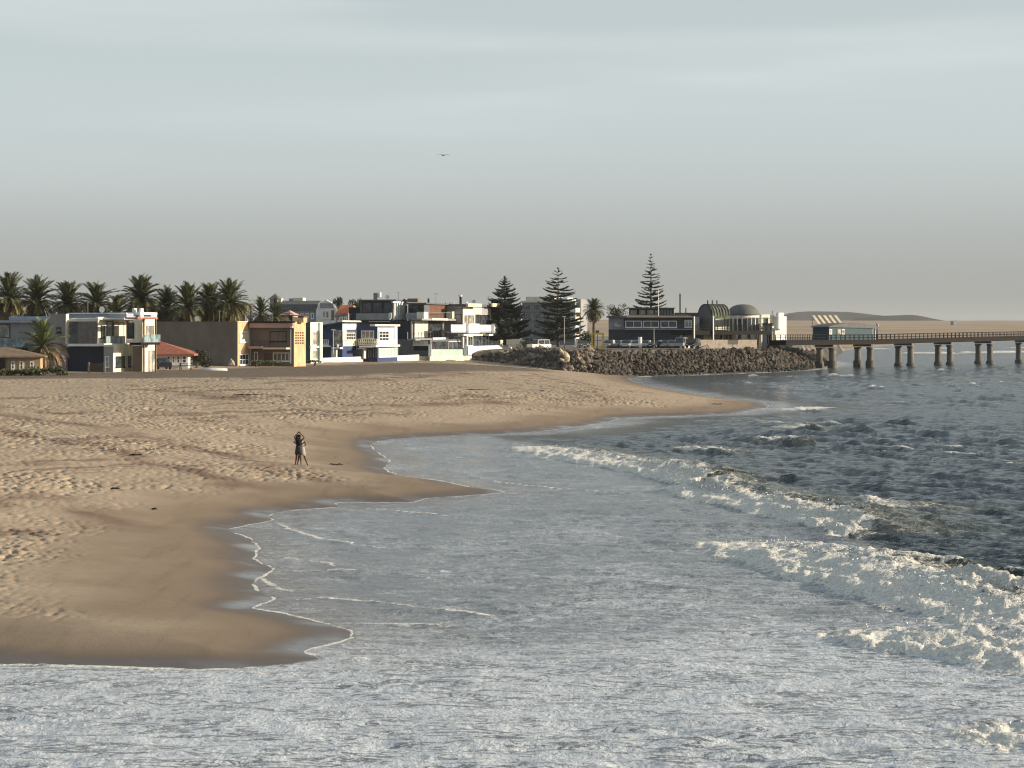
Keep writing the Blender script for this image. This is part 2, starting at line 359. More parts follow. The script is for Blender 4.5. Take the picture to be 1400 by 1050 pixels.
dune_m = d2.done(d2.bsdf(d2.mix(d2.ss(n, .35, .65), (.030,.028,.026), (.060,.055,.048)), .95, None, 0, .05))
dune('dune_hills', [(1052,447),(1062,436),(1074,430),(1090,427),(1112,425.5),(1135,426),(1160,427),(1180,429),(1205,431),(1230,436),(1262,440),(1282,446)], 6200, 500, dune_m)
dune('dune_hills', [(1120,446),(1150,441),(1180,434.5),(1200,432),(1222,431),(1240,430),(1256,431.5),(1270,435),(1290,439.5),(1310,443)], 5200, 450, dune_m)

# ------------------------------------------------------------------ the sea
def water_material():
    t = NT('sea_water'); p = t.pos(); foam = t.attr('foam'); sheet = t.attr('sheet'); inner = t.attr('inner'); turb_backlit = t.attr('turbid_backlit'); s = t.attr('shore')
    n_lace = t.noise(t.pos((.8,1,1)), 2.3, 8, .72, .5); n_fine = t.noise(p, 8.5, 5, .75)
    # connected webs of foam: edges of warped cells, two sizes
    wv = t.n('ShaderNodeTexNoise'); wv.inputs['Scale'].default_value = 1.6; wv.inputs['Detail'].default_value = 4; t.put(wv.inputs['Vector'], p)
    wa = t.n('ShaderNodeVectorMath', operation='MULTIPLY_ADD'); t.put(wa.inputs[0], wv.outputs['Color']); wa.inputs[1].default_value = (1.1, 1.1, 0); t.put(wa.inputs[2], p)
    web = t.math('MAXIMUM', t.ss(t.vor(wa.outputs[0], 1.5, 'DISTANCE_TO_EDGE'), .20, .02), t.math('MULTIPLY', t.ss(t.vor(wa.outputs[0], 3.7, 'DISTANCE_TO_EDGE'), .22, .02), .8))
    lace = t.math('ADD', t.math('MULTIPLY', n_lace, .45), t.math('ADD', t.math('MULTIPLY', n_fine, .30), t.math('MULTIPLY', web, .14)))
    lace = t.ss(lace, .25, .66, 0, 1, 'LINEAR')
    ragged = t.math('ADD', t.attr('lip'), t.math('MULTIPLY', n_lace, .16))
    lip = t.math('MULTIPLY', t.ss(ragged, .27, .11), t.ss(t.noise(p, .35, 3), .34, .56, .2, 1.0)); fm = t.math('MAXIMUM', foam, t.math('MULTIPLY', lip, 1.1))
    th = t.math('SUBTRACT', 1.0, fm)
    fac = t.math('MULTIPLY', t.ss(lace, t.math('SUBTRACT', th, .12), t.math('ADD', th, .20)), t.ss(fm, .02, .2))
    # thin sheet of spent foam inside the break, torn by long gaps where the water shows
    gn = t.noise(t.pos((.50,1.25,1), (0,0,.12)), 1.5, 6, .62, .5); gap = t.math('ABSOLUTE', t.math('SUBTRACT', gn, .5))
    gap = t.math('MULTIPLY', t.ss(gap, .040, .008), t.ss(t.noise(t.pos((.35,.6,1)), 1.0, 4, .6), .38, .54))
    gap = t.math('MAXIMUM', gap, t.ss(t.noise(t.pos((.55,1.1,1), (0,0,.1)), 2.6, 6, .7), .585, .665))
    cov = t.ss(t.math('ADD', sheet, t.math('MULTIPLY', t.math('SUBTRACT', lace, .5), .75)), .12, .82)
    cov = t.math('MULTIPLY', cov, t.math('SUBTRACT', 1.0, t.math('MULTIPLY', gap, .85)))
    deep = t.mix(turb_backlit, (.009,.023,.034), (.080,.082,.045))  # olive for silty water, and for backlit crests painted into the colour
    film = t.mix(t.ss(s, 0, 5), (.13,.115,.10), (.085,.092,.095)); base = t.mix(inner, deep, film)
    base = t.mix(cov, base, t.mix(t.ss(n_fine, .3, .7), (.46,.50,.535), (.60,.64,.67)))
    fcol = t.mix(t.ss(n_fine, .3, .7), (.47,.47,.43), (.86,.84,.75))
    col = t.mix(fac, base, fcol)
    rough = t.mixf(t.math('MAXIMUM', fac, t.math('MULTIPLY', cov, .55)), .10, .75)
    wav = t.noise(t.pos((.75,.8,1), (0,0,-.12)), 1.7, 5, .62, .3); b1 = t.bump(wav, .62, t.mixf(inner, 1.0, .22))
    b2 = t.bump(t.noise(t.pos((1,.55,1), (0,0,-.12)), 4.6, 4, .6), .14, t.mixf(inner, .75, .5), b1); b3 = t.bump(t.math('MULTIPLY', t.math('MAXIMUM', fac, cov), lace), .06, .7, b2)
    return t.done(t.bsdf(col, rough, b3, 0, t.mixf(fac, .5, .2), 1.333))
dense = np.arange(-.19, .262, .00085)
yy = np.concatenate(([-300, -80, 0, 20, 32], rows(40, 1700, 3.7e-4, 1.5), [1900, 2400, 3200, 4500, 7000, 12000]))
wid = np.maximum(yy, 40)+25
core = dense[None, :]*wid[:, None]
outl = np.array([-6000, -2500, -900, -300, -90, -25.]); outr = -outl[::-1]
X = np.concatenate((outl[None, :]+core[:, :1], core, core[:, -1:]+outr[None, :]), 1); Y = np.repeat(yy[:, None], X.shape[1], 1)
s = -sd_land(X, Y)
edge_px = [(560,586),(640,588),(720,606),(850,638),(950,668),(1090,712),(1190,760),(1300,822),(1420,850)]
E = [onz(*p) for p in edge_px]+[(17,48),(17,-300)]
d, side, _ = polydist(X, Y, E); e = d*np.where(inside(X, Y, E+[(8000,-300),(8000,196),(-8,196)]), 1, -1)
e = np.where(Y > 196, 50, e)
inner = np.maximum(1-sst(-1.5, 2.0, e+1.6*fbm(X/3, Y/6, 3)), 1-sst(1.5, 6, s+2*fbm(X/3, Y/7, 3)))*(s > -5)
# wind chop and swell: sum of peaked waves, each faded where the mesh gets too coarse for it
dy = np.gradient(yy)[:, None]; dx = (.00085*wid)[:, None]
h = np.zeros(X.shape); far = sst(900, 1700, Y)
for k in range(64):
    lam = .85*(14/.85)**((k+.5)/64)*rng.uniform(.93, 1.07); th = math.radians(222+rng.normal(0, 20)); kxx, kyy = math.cos(th), math.sin(th)
    a = .0185*lam**.48*rng.uniform(.6, 1.3); a = min(a, .026)
    ph = 2*math.pi/lam*(X*kxx+Y*kyy)+rng.uniform(0, 6.28)+1.2*gnoise(X/(lam*5)+k, Y/(lam*5))
    step = np.abs(kyy)*dy+np.abs(kxx)*dx
    h += a*(np.cos(ph)+.32*np.cos(2*ph))*sst(1.8, 3.4, lam/step)
grp = .55+.6*sst(-.3, .4, fbm(X/40+4, Y/60, 2))
openw = sst(3, 22, s)
amp = openw*grp*(1-.80*inner)*(1-far)
z = h*amp*1.08
# two long swells seaward of the break
for X0, lam, a in ((0, 17, .10),):
    ph = 2*math.pi*((X+.16*Y+7*fbm(X/50, Y/70, 2))/lam); z += a*(np.cos(ph)+.3*np.cos(2*ph))*openw*(1-inner)*sst(330, 160, Y)*sst(-.2, .3, fbm(X/24+2, Y/44, 2))
rp = fbm(X/2.1+.25*Y, Y/.75, 4, .6); rp2 = fbm(X/4.5+.1*Y, Y/2.0+7, 3)
z += (.085*rp+.09*np.maximum(rp2, 0))*inner*sst(.3, 3.5, s)*(.6+.8*sst(-.3, .3, fbm(X/6, Y/8+3, 2)))+.07*fbm(X/3.1+8, Y/4, 3)*inner*sst(2, 7, s)
foam = np.zeros(X.shape); turb_backlit = .15*inner
breakers = [  # foam foot in photo pixels, heights, how far the foam trails seaward
 ([(702,613),(730,621),(790,633),(850,643),(905,655),(945,667),(972,664)], [.2,.42,.5,.6,.85,.75,.2], [2,3,3,3,2.2,1.6,1]),
 ([(918,668),(945,680),(1000,692),(1080,710),(1130,724),(1158,733)], [.2,.5,.6,.75,.95,.35], [2,2.5,2.6,2.4,1.7,.5]),
 ([(976,747),(1005,762),(1060,779),(1120,797),(1200,820),(1290,846),(1370,868),(1460,880)], [.15,.55,.8,.85,.8,.65,.55,.5], [2,3.4,4.0,3.8,3.2,2.6,2.4,2]),
 ([(1155,868),(1190,882),(1250,893),(1300,899),(1380,914),(1500,940)], [.15,.5,.6,.55,.6,.5], [1.5,2.4,2.6,2.6,2.4,2]),
 ([(1310,812),(1345,824),(1400,830),(1500,840)], [.15,.45,.6,.7], [1.4,1.8,2.2,2.2]),
 ([(1300,1000),(1350,1012),(1420,1022),(1500,1040)], [.1,.22,.3,.3], [1,1.6,2,2]),
 ([(1040,600),(1065,606),(1100,605)], [.12,.34,.12], [1.4,2.6,1.4]),
 ([(1055,582),(1085,585),(1120,583)], [.12,.34,.12], [1.4,2.8,1.4]),
 ([(925,611),(950,615),(975,612)], [.12,.3,.12], [1.4,2.6,1.4]),
 ([(1060,559),(1090,561),(1140,557)], [.1,.28,.1], [1.4,2.8,1.4]),
 ([(1160,690),(1190,697),(1225,706)], [.1,.25,.1], [.2,.3,.2]),
]
BRK = []
for P, Hs, Ts in breakers:
    W_ = [onz(*p) for p in P]; BRK.append((W_, Hs, Ts))
    near = np.abs(Y-np.mean([w[1] for w in W_])) < 70
    Xn, Yn = X[near], Y[near]
    d, side, hb = polydist(Xn, Yn, W_, Hs); _, _, tr_ = polydist(Xn, Yn, W_, Ts)
    tr_ = tr_*1.6; t_ = d*np.where(side >= 0, 1, -1)+.80*fbm(Xn/2.0, Yn/2.8, 5, .55)
    prof = (.50*sst(-.8, .5, t_)+.66*sst(.2, 3.4, t_))*np.exp(-np.maximum(t_-3.4, 0)/2.4)
    lump = .55+.75*fbm(Xn/.8, Yn/1.0, 4)
    z[near] += .8*hb*prof*(.76+.22*lump+.26*fbm(Xn/2.2+9, Yn/3, 2))
    on = sst(.03, .18, hb)
    fo = on*sst(-1.05, -.05, t_+.35*fbm(Xn/.5, Yn/.8, 3))*(1-sst(.45*tr_, 1.25*tr_+.2, t_+.9*fbm(Xn/1.3+5, Yn/1.7, 3)))
    z[near] += fo*(.15*fbm(Xn/.75, Yn/1.1, 4, .6)+.08*np.abs(gnoise(Xn/.22, Yn/.42)))
    foam[near] = np.maximum(foam[near], fo*(1.0-.40*sst(.7, 3.0, t_)))
    turb_backlit[near] = np.maximum(turb_backlit[near], on*np.exp(-(t_-2)**2/22)*.85)
    foam[near] = np.maximum(foam[near], on*.50*np.exp(-np.maximum(t_, 0)/6)*(t_ > 0))
# thin foam sheet inside the break, thickest on the nearest backwash and behind the rollers
lowf = fbm(X/5, Y/8, 3)
sheet = inner*sst(0, .25, s)*np.clip(.27+.24*lowf-.26*rp+.50*sst(70, 52, Y)+.20*sst(3, 12, s)*sst(112, 66, Y), 0, 1)
# swash fronts lying one over another
fronts = [[(372,711),(395,724),(440,738),(500,747),(560,753)], [(345,757),(400,765),(452,772),(460,779)], [(372,778),(420,783),(466,780)], [(356,788),(366,797),(380,806),(420,812)],
 [(390,822),(440,818),(520,824),(600,834),(700,846),(745,847)], [(475,853),(520,854),(570,855),(650,859)], [(432,902),(500,901),(560,906)], [(540,782),(600,781),(640,783)], [(475,693),(530,698),(590,704),(650,708)], [(610,640),(680,660),(760,668),(930,680)],
 [(310,917),(360,922),(410,925)], [(420,785),(470,781),(540,783)], [(560,672),(640,676),(720,681)]]
for P in fronts:
    W_ = [onz(*p) for p in P]; near = np.abs(Y-np.mean([w[1] for w in W_])) < 30; Xn, Yn = X[near], Y[near]
    d, side, hb = polydist(Xn, Yn, W_, [.25]+[1]*(len(P)-2)+[.2])
    hb = hb*sst(-.45, .1, gnoise(Xn/.8, Yn/2)+.2)
    foam[near] = np.maximum(foam[near], .95*np.exp(-(d/.13)**2)*hb); z[near] += .045*np.exp(-(d/.35)**2)*hb
# white horses on the open water
cap = sst(.12, .26, h*grp+.16*fbm(X/4, Y/7, 3))*openw*(1-inner)*sst(.02, .3, fbm(X/16+31, Y/34, 2))*(1-far)
foam = np.maximum(foam, .85*cap); z += .25*cap*sst(200, 330, Y)
# surf breaking on the sand beyond the pier and against the rocks
bar1 = np.exp(-((Y-(650+.9*X+30*fbm(X/30, Y/90, 2)))/13)**2)*(X > 70)*sst(-.15, .2, fbm(X/22, Y/60, 2)); bar2 = np.exp(-((Y-(830+.8*X+30*fbm(X/50+3, Y/90, 2)))/16)**2)*(X > 95)*sst(-.1, .2, fbm(X/30+7, Y/80, 2))
foam = np.maximum(foam, .95*np.maximum(bar1, bar2)); z += .9*bar1+.8*bar2
foam = np.maximum(foam, .8*sst(5, .5, s)*sst(380, 410, Y)*(s > -3)*sst(-.1, .35, fbm(X/4, Y/9, 3)))
turb_backlit = np.maximum(turb_backlit, .35*sst(14, 3, s)); turb_backlit = np.clip(turb_backlit+.3*sst(.25, .6, h)*openw, 0, 1)  # high crests also tinted olive, painting light shining through the water
z = np.where(s < 0, np.maximum(.10*s, -1.4), z*sst(0, 1.2, s)+.0)
sea = tag(grid_obj('sea', X, Y, z, water_material(), dict(shore=s, foam=np.clip(foam, 0, 1.1), sheet=sheet, lip=s/(1+2.2*np.clip(np.abs(np.gradient(s, axis=0)/np.gradient(Y, axis=0)), 0, 1)**2), inner=inner, turbid_backlit=turb_backlit)), 'choppy grey blue sea with foaming surf running onto the beach', 'sea', kind='structure')
# spray thrown up along the breaking crests
sp = MB(); rr = random.Random(5)
ico = [Vector(v) for v in ((0,0,1),(.9,0,-.4),(-.45,.8,-.4),(-.45,-.8,-.4))]
for W_, Hs, Ts in BRK[:6]:
    for i in range(len(W_)-1):
        a, b = Vector((*W_[i], 0)), Vector((*W_[i+1], 0)); L = (b-a).length; nrm = Vector((-(b-a).y, (b-a).x, 0)).normalized()
        for k in range(int(L*16*max(Hs[i], .2))):
            t_ = rr.random(); hb = Hs[i]*(1-t_)+Hs[i+1]*t_
            off = rr.gauss(.75, .5); q = a.lerp(b, t_)+nrm*off
            q.z = hb*(1.0 if off > .2 else .5)+abs(rr.gauss(0, .13))*hb+.05; r = rr.choice((.012, .018, .026, .04))
            R = Euler((rr.random()*6, rr.random()*6, 0)).to_matrix()
            sp.add([q+R @ v*r for v in ico], [(0,1,2),(0,2,3),(0,3,1),(1,3,2)])
fw = pm('foam_white', (.82,.82,.79), .7, .05, 2, 0)
tag(sp.build('sea_spray', fw), 'white spray flecks flung up along the breaking wave crests', 'spray', kind='stuff')
# ------------------------------------------------------------------ buildings
M = {}
def mk(n, *a, **k): M[n] = pm(n, *a, **k)
mk('cream_plaster', (.76,.72,.57), .8, .16, .7, stain=.08); mk('white_paint', (.80,.80,.77), .7, .14, .8, stain=.06); mk('grey_plaster', (.30,.30,.31), .85, .12, .5)
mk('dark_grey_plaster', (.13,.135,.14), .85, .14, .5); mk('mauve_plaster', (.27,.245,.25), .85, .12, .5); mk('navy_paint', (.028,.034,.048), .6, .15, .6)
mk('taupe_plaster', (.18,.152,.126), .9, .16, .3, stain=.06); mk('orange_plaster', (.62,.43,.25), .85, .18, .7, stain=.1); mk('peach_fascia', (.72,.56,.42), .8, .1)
mk('blue_fascia', (.34,.39,.46), .6, .1); mk('slate_cladding', (.20,.18,.165), .85, .25, 2.2, .03); mk('pink_fascia', (.45,.29,.26), .8, .12)
mk('red_roof', (.34,.13,.085), .8, .2, 1.5, .03); mk('brown_roof', (.22,.165,.115), .85, .2, 1.5, .03); mk('orange_roof', (.62,.21,.10), .8, .15, 1.5); mk('grey_roof', (.12,.125,.13), .8, .18, 1.0, .02)
mk('teal_paint', (.05,.095,.095), .7, .12); mk('mint_plaster', (.66,.74,.64), .8, .1); mk('blue_wall', (.045,.065,.14), .75, .15); mk('pale_blue_wall', (.42,.53,.62), .8, .1)
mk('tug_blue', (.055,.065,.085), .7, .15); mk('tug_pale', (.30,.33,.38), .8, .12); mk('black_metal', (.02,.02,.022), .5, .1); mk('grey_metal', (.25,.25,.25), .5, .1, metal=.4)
mk('timber', (.13,.095,.065), .85, .25, 2, .02); mk('dark_timber', (.014,.013,.012), .85, .25, 2, .02); mk('concrete', (.19,.175,.15), .9, .22, .7, .03, stain=.25); mk('wet_concrete', (.10,.095,.08), .6, .3, 1, .03)
mk('stone_wall', (.33,.29,.24), .9, .25, 1.6, .03); mk('yellow_paint', (.62,.46,.08), .6, .1); mk('curtain', (.62,.58,.47), .9, .12, 1.5); mk('green_panel', (.07,.11,.08), .7, .1)
mk('brown_panel', (.14,.075,.05), .8, .15); mk('mint_glass', (.42,.55,.48), .25, .1, .7, 0); mk('frame_white', (.78,.77,.72), .6, .05); mk('frame_dark', (.03,.03,.03), .5, .05); mk('dome_grey', (.135,.14,.13), .7, .15, .6)
M['glass'] = glassm('window_glass'); M['bluegrey_glass'] = glassm('balustrade_glass', (.10,.145,.155), .1); M['sheer_glass'] = glassm('curtained_glass', (.17,.16,.14), .12); M['green_glass'] = glassm('green_glass', (.055,.075,.045), .15)
class Bld:
    """building with an end wall facing the viewer's way (local -y) and a front to the sea (local +x)"""
    def __init__(s, name, label, cat, px, py, D, th, group=None):
        s.C = at(px, py, D); s.th = math.radians(th); s.n = (math.cos(s.th), -math.sin(s.th)); s.d = (math.sin(s.th), math.cos(s.th))
        s.root = empty(name, s.C, -s.th, label, cat, group); s.vv = {}
    def Y(s, x, y): return s.C.y+x*s.n[1]+y*s.d[1]
    def xon(s, px, y): k = kx(px); return (k*(s.C.y+y*s.d[1])-s.C.x-y*s.d[0])/(s.n[0]-k*s.n[1])
    def yon(s, px, x): k = kx(px); return (k*(s.C.y+x*s.n[1])-s.C.x-x*s.n[0])/(s.d[0]-k*s.d[1])
    def z(s, py, x, y): return EYE-(py-HY)/F*s.Y(x, y)-s.C.z
    def vol(s, name, m, xl, xc, xr, yt, yb, y0=0.0, L=None, sink=0.0, parent=None, label=None):
        xa = s.xon(xc, y0); xb = s.xon(xl, y0) if xl is not None else xa-8
        y1 = y0+L if L is not None else s.yon(xr, xa)
        v = dict(x0=xb, x1=xa, y0=y0, y1=y1, z0=s.z(yb, xa, y0)-sink, z1=s.z(yt, xa, y0))
        v['o'] = MB().box(v['x0'], v['x1'], v['y0'], v['y1'], v['z0'], v['z1']).build(name, M[m], parent or s.root, label=label); return v
    def box(s, name, m, x0, x1, y0, y1, z0, z1, parent=None): return MB().box(x0, x1, y0, y1, z0, z1).build(name, M[m], parent or s.root)
    def rect(s, face, v, x0, x1, yt, yb, off=0.0):
        if face == 'sea': v = dict(v, x1=v['x1']+off)
        else: v = dict(v, y0=v['y0']-off)
        if face == 'end':
            a, b = s.xon(x0, v['y0']), s.xon(x1, v['y0']); c = .5*(a+b); return a, b, s.z(yb, c, v['y0']), s.z(yt, c, v['y0'])
        a, b = s.yon(x0, v['x1']), s.yon(x1, v['x1']); c = .5*(a+b); return a, b, s.z(yb, v['x1'], c), s.z(yt, v['x1'], c)
    def put(s, face, v, mb, a, b, z0, z1, p0, p1):
        if face == 'end': mb.box(a, b, v['y0']-p1, v['y0']-p0, z0, z1)
        else: mb.box(v['x1']+p0, v['x1']+p1, a, b, z0, z1)
    def panel(s, name, m, face, v, x0, x1, yt, yb, p0=0.003, p1=.05, parent=None, label=None):
        a, b, z0, z1 = s.rect(face, v, x0, x1, yt, yb, p1 if face == 'sea' else (p0+p1)/2); mb = MB(); s.put(face, v, mb, a, b, z0, z1, p0, p1); return mb.build(name, M[m], parent or s.root, label=label)
    def win(s, face, v, x0, x1, yt, yb, nx=1, ny=1, fm='frame_white', gm='glass', w=.09, name='window', sill=True):
        a, b, z0, z1 = s.rect(face, v, x0, x1, yt, yb)
        if b < a: a, b = b, a
        f = MB(); P = lambda a_, b_, c_, d_, q=.09: s.put(face, v, f, a_, b_, c_, d_, .002, q)
        P(a, a+w, z0, z1); P(b-w, b, z0, z1); P(a+w, b-w, z0, z0+w); P(a+w, b-w, z1-w, z1)
        for i in range(1, nx): c = a+(b-a)*i/nx; P(c-w*.35, c+w*.35, z0+w, z1-w, .075)
        for i in range(1, ny): c = z0+(z1-z0)*i/ny; P(a+w, b-w, c-w*.3, c+w*.3, .07)
        fo = f.build(name, M[fm], s.root)
        g = MB(); s.put(face, v, g, a+w*.8, b-w*.8, z0+w*.8, z1-w*.8, .004, .035); g.build('pane', M[gm], fo)
        if sill and ny >= 1 and z1-z0 < 2.0:
            q = MB(); s.put(face, v, q, a-.1, b+.1, z0-.10, z0-.004, .002, .17); q.build('sill', M[fm], fo)
        return fo
    def rail(s, face, v, x0, x1, yt, yb, out=0.0, n=10, m='black_metal', w=.05, glass=None, name='balcony_railing'):
        a, b, z0, z1 = s.rect(face, v, x0, x1, yt, yb, out); r = MB()
        if b < a: a, b = b, a
        P = lambda a_, b_, c_, d_: s.put(face, v, r, a_, b_, c_, d_, out, out+w)
        P(a, b, z1-w, z1); P(a, b, z0, z0+w)
        for i in range(n+1): c = a+(b-a-w)*i/n; P(c, c+w, z0+w, z1-w)
        ro = r.build(name, M[m], s.root)
        if glass: g = MB(); s.put(face, v, g, a, b, z0+w, z1-w, out+w*.3, out+w*.6); g.build('glass_panel', M[glass], ro)
        return ro
TH = 16
# --- low brown-roofed cottage at the far left, in front of everything
b = Bld('beach_cottage', 'small tan cottage with brown hipped roof behind shrubs at the far left', 'cottage', 55, 507, 268, -9)
v = b.vol('wall', 'cream_plaster', -60, 55, 60, 487, 508, sink=.8, L=7); v['o'].data.materials[0] = pm('tan_plaster', (.42,.31,.19), .85)
x0, x1, zt = v['x0']-.6, v['x1']+.6, v['z1']; zr = b.z(480, v['x1'], 0)
MB().add([(x0,-.6,zt),(x1,-.6,zt),(x1,7.6,zt),(x0,7.6,zt),(x0,3.5,zr+.3),(x1-4.6,3.5,zr+.5),(x0,-.6,zt-.15),(x1,-.6,zt-.15),(x1,7.6,zt-.15),(x0,7.6,zt-.15)], [(0,1,5,4),(1,2,5),(2,3,4,5),(3,0,4),(6,9,8,7),(0,6,7,1),(1,7,8,2),(2,8,9,3),(3,9,6,0)]).build('roof', M['brown_roof'], b.root)
for a, c in ((15, 20), (26.5, 32), (41, 46)): b.win('end', v, a, c, 494, 505, 1, 2, w=.12)
b.panel('porch', 'dark_timber', 'end', v, -20, 8, 489, 506, .003, 1.2)
# --- modern cream, grey and navy house
b = Bld('modern_house', 'flat-roofed two-storey house with cream sea front, navy garage wall and white roof blocks', 'house', 155, 508, 285, TH)
v1 = b.vol('wall', 'cream_plaster', 142, 155, 181, 471, 508, sink=1)
b.panel('end_shade_panel', 'grey_plaster', 'end', v1, 142, 154.6, 474, 509.5)  # grey panel paints the shade of the cream end wall
b.win('end', v1, 143.8, 149.5, 487, 502, 1, 2, gm='sheer_glass'); b.win('sea', v1, 158, 170, 487, 502, 1, 1, 'frame_dark', w=.06); b.win('sea', v1, 175, 178.6, 486.5, 501, 1, 1, 'frame_dark', w=.06)
v2 = b.vol('garage_wall', 'navy_paint', 92, 142, 143, 473.5, 508, y0=.5, L=5, sink=1)
b.panel('floor_slab', 'white_paint', 'end', v2, 92, 143, 470, 473.4, .003, .35)
v3 = b.vol('upper_wall', 'cream_plaster', 94, 134, 172, 437, 470, y0=.25)
v3c = b.panel('stone_cladding', 'slate_cladding', 'end', v3, 107, 133.6, 439.5, 469.9, .003, .12)
for i in range(1, 7): b.panel('cladding_course', 'slate_cladding', 'end', v3, 107.5, 133, 439.5+i*4.6, 440.0+i*4.6, .121, .15)
b.panel('dark_window', 'glass', 'end', v3, 94.5, 107, 439.5, 469.8)
b.win('sea', v3, 137.6, 142.4, 445, 461.5, 1, 1, 'frame_dark', w=.06); b.win('sea', v3, 145.5, 154, 439.5, 467, 1, 1, 'brown_panel', w=.07)
b.win('sea', v3, 154.4, 169, 441, 467.5, 2, 1, 'brown_panel', 'curtain', .07, 'sliding_door')
b.rail('sea', v3, 144.5, 171, 459.5, 469.5, .9, 4, 'grey_metal', .05, 'bluegrey_glass')
b.panel('balcony_slab', 'white_paint', 'sea', v3, 142, 182, 469.5, 472.5, .003, 1.1)
v4 = b.vol('roof', 'blue_fascia', 94, 173, 178, 428.5, 436.8, y0=2.2, L=9)
b.panel('roof_edge', 'white_paint', 'end', v4, 93, 173.5, 427.7, 429, .003, .4); b.panel('roof_edge', 'white_paint', 'end', v4, 93, 172.6, 434.8, 436.7, .003, 1.2)
b.panel('parapet', 'cream_plaster', 'sea', v3, 134, 172, 433.5, 437, .003, .35)
yb = v1['y1']-1.0
v5 = b.vol('wall', 'cream_plaster', 181, 195, 214, 436.5, 509, y0=yb-1.5, sink=1)
b.panel('recess_shade', 'taupe_plaster', 'end', v5, 181.2, 194, 473, 509.5); b.win('end', v5, 174, 183.5, 441, 463, 1, 1, 'frame_dark', w=.06)  # taupe panel paints the end wall's shade, no hollow behind it
b.win('sea', v5, 203, 212.5, 479, 509, 2, 1, 'grey_metal', 'sheer_glass', .08, 'sliding_door', False); b.win('sea', v5, 200, 210, 445, 467, 2, 1, 'grey_metal', 'sheer_glass', .08, 'sliding_door', False)
b.panel('balcony_slab', 'dark_timber', 'sea', v5, 193, 219, 468.2, 471.5, .003, 1.6); b.panel('canopy', 'red_roof', 'sea', v5, 188, 216, 434, 436.2, .003, 1.7)
b.rail('sea', v5, 196, 219, 457.5, 468, 1.5, 7, 'grey_metal', .04, 'bluegrey_glass')
for px in (197.5, 213.5):
    q = b.panel('post', 'timber', 'sea', v5, px-.45, px+.45, 436, 509, 1.35, 1.5)
v6 = b.vol('roof_block', 'white_paint', 175, 192, 200, 427, 430.4, y0=yb, L=5)
for px in (182.5, 191.5): b.vol('chimney', 'white_paint', px-1.7, px+1.0, px+2, 421.5, 436, y0=yb+.5, L=.8)
v7 = b.vol('stair_tower', 'mauve_plaster', 69, 90.5, 94, 429, 508, y0=.1, sink=1)
b.panel('corner_strip', 'cream_plaster', 'sea', v7, 90.5, 94.2, 429.5, 470, .003, .1)
b.win('end', v7, 77.5, 83.5, 447.5, 455, 1, 1, 'frame_dark', w=.06); b.win('end', v7, 78.5, 84, 488, 495, 1, 1, 'frame_dark', w=.06)
v8 = b.vol('wing_wall', 'grey_plaster', -60, 69, 70, 441, 508, y0=2.0, L=8, sink=1)
b.panel('wing_roof', 'blue_fascia', 'end', v8, -62, 69.5, 438, 441, .003, .7); b.vol('upper_roof', 'blue_fascia', 12, 69, 70, 432.5, 437.5, y0=4, L=6)
b.win('end', v8, -20, 14, 443, 462, 2, 1, 'frame_dark', 'sheer_glass'); b.win('end', v8, 52, 60, 444, 458, 1, 1, 'frame_dark')
b.panel('balcony_slab', 'navy_paint', 'end', v8, -40, 34, 475, 478, .003, 1.4); b.rail('end', v8, -40, 34, 462, 475, 1.3, 6, 'grey_metal', .05, 'bluegrey_glass')
b.panel('opening_shade', 'navy_paint', 'end', v8, 20, 69, 478.5, 508, .003, .06)  # flat navy panel paints the shade below the balcony
# --- red-roofed cottage with white bay windows
b = Bld('red_roofed_cottage', 'white cottage with red hipped roof and bay windows before the long brown wall', 'cottage', 257, 503, 312, -4)
v = b.vol('wall', 'white_paint', 212, 257, 262, 484, 504, sink=1, L=8)
xa, xb, zt, zr = v['x0']-1, v['x1']+.9, v['z1'], b.z(466, v['x1'], 3)
MB().add([(xa,-.9,zt),(xb,-.9,zt),(xb+.3,9,zt),(xa,9,zt),(xa,4,zr),(xa+1.2,4,zr),(xa,-.9,zt-.25),(xb,-.9,zt-.25),(xb+.3,9,zt-.25),(xa,9,zt-.25)], [(0,1,5,4),(1,2,5),(2,3,4,5),(3,0,4),(6,9,8,7),(0,6,7,1),(1,7,8,2),(2,8,9,3),(3,9,6,0)]).build('roof', M['red_roof'], b.root)
for a, c, nx in ((227.5, 233.5, 1), (235, 239.5, 1), (241, 246.5, 1), (248.5, 255.5, 1)): b.win('end', v, a, c, 486, 497, nx, 2, w=.16)
b.panel('white_ledge', 'white_paint', 'end', v, 222, 258, 498, 499.5, .003, .4)
# --- long taupe house with orange sea front
b = Bld('orange_house', 'two-storey house with long blank brown wall and orange sea front', 'house', 325, 500, 337, TH)
v = b.vol('wall', 'orange_plaster', 205, 325, 342, 440, 500, sink=1.2)
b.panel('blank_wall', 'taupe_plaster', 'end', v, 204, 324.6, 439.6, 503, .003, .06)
b.win('sea', v, 327, 339, 453, 468, 2, 1, gm='curtain', w=.12); b.win('sea', v, 327, 339.5, 484, 499, 3, 2, w=.12)
b.panel('parapet_cap', 'peach_fascia', 'sea', v, 325, 342, 439.2, 440.4, .003, .15)
y0 = v['y1']
v2 = b.vol('wall', 'orange_plaster', 342.4, 402, 418, 440, 497, y0=y0, sink=1.5)
b.panel('taupe_end_wall', 'taupe_plaster', 'end', v2, 342.6, 401.8, 448.5, 500, .003, .06)  # taupe panel over the end wall, front left orange
b.panel('eaves_fascia', 'pink_fascia', 'end', v2, 342, 401.6, 441.5, 448, .003, .9); b.panel('roof_edge', 'dark_timber', 'end', v2, 341, 402, 439.2, 441.4, .003, 1.1)
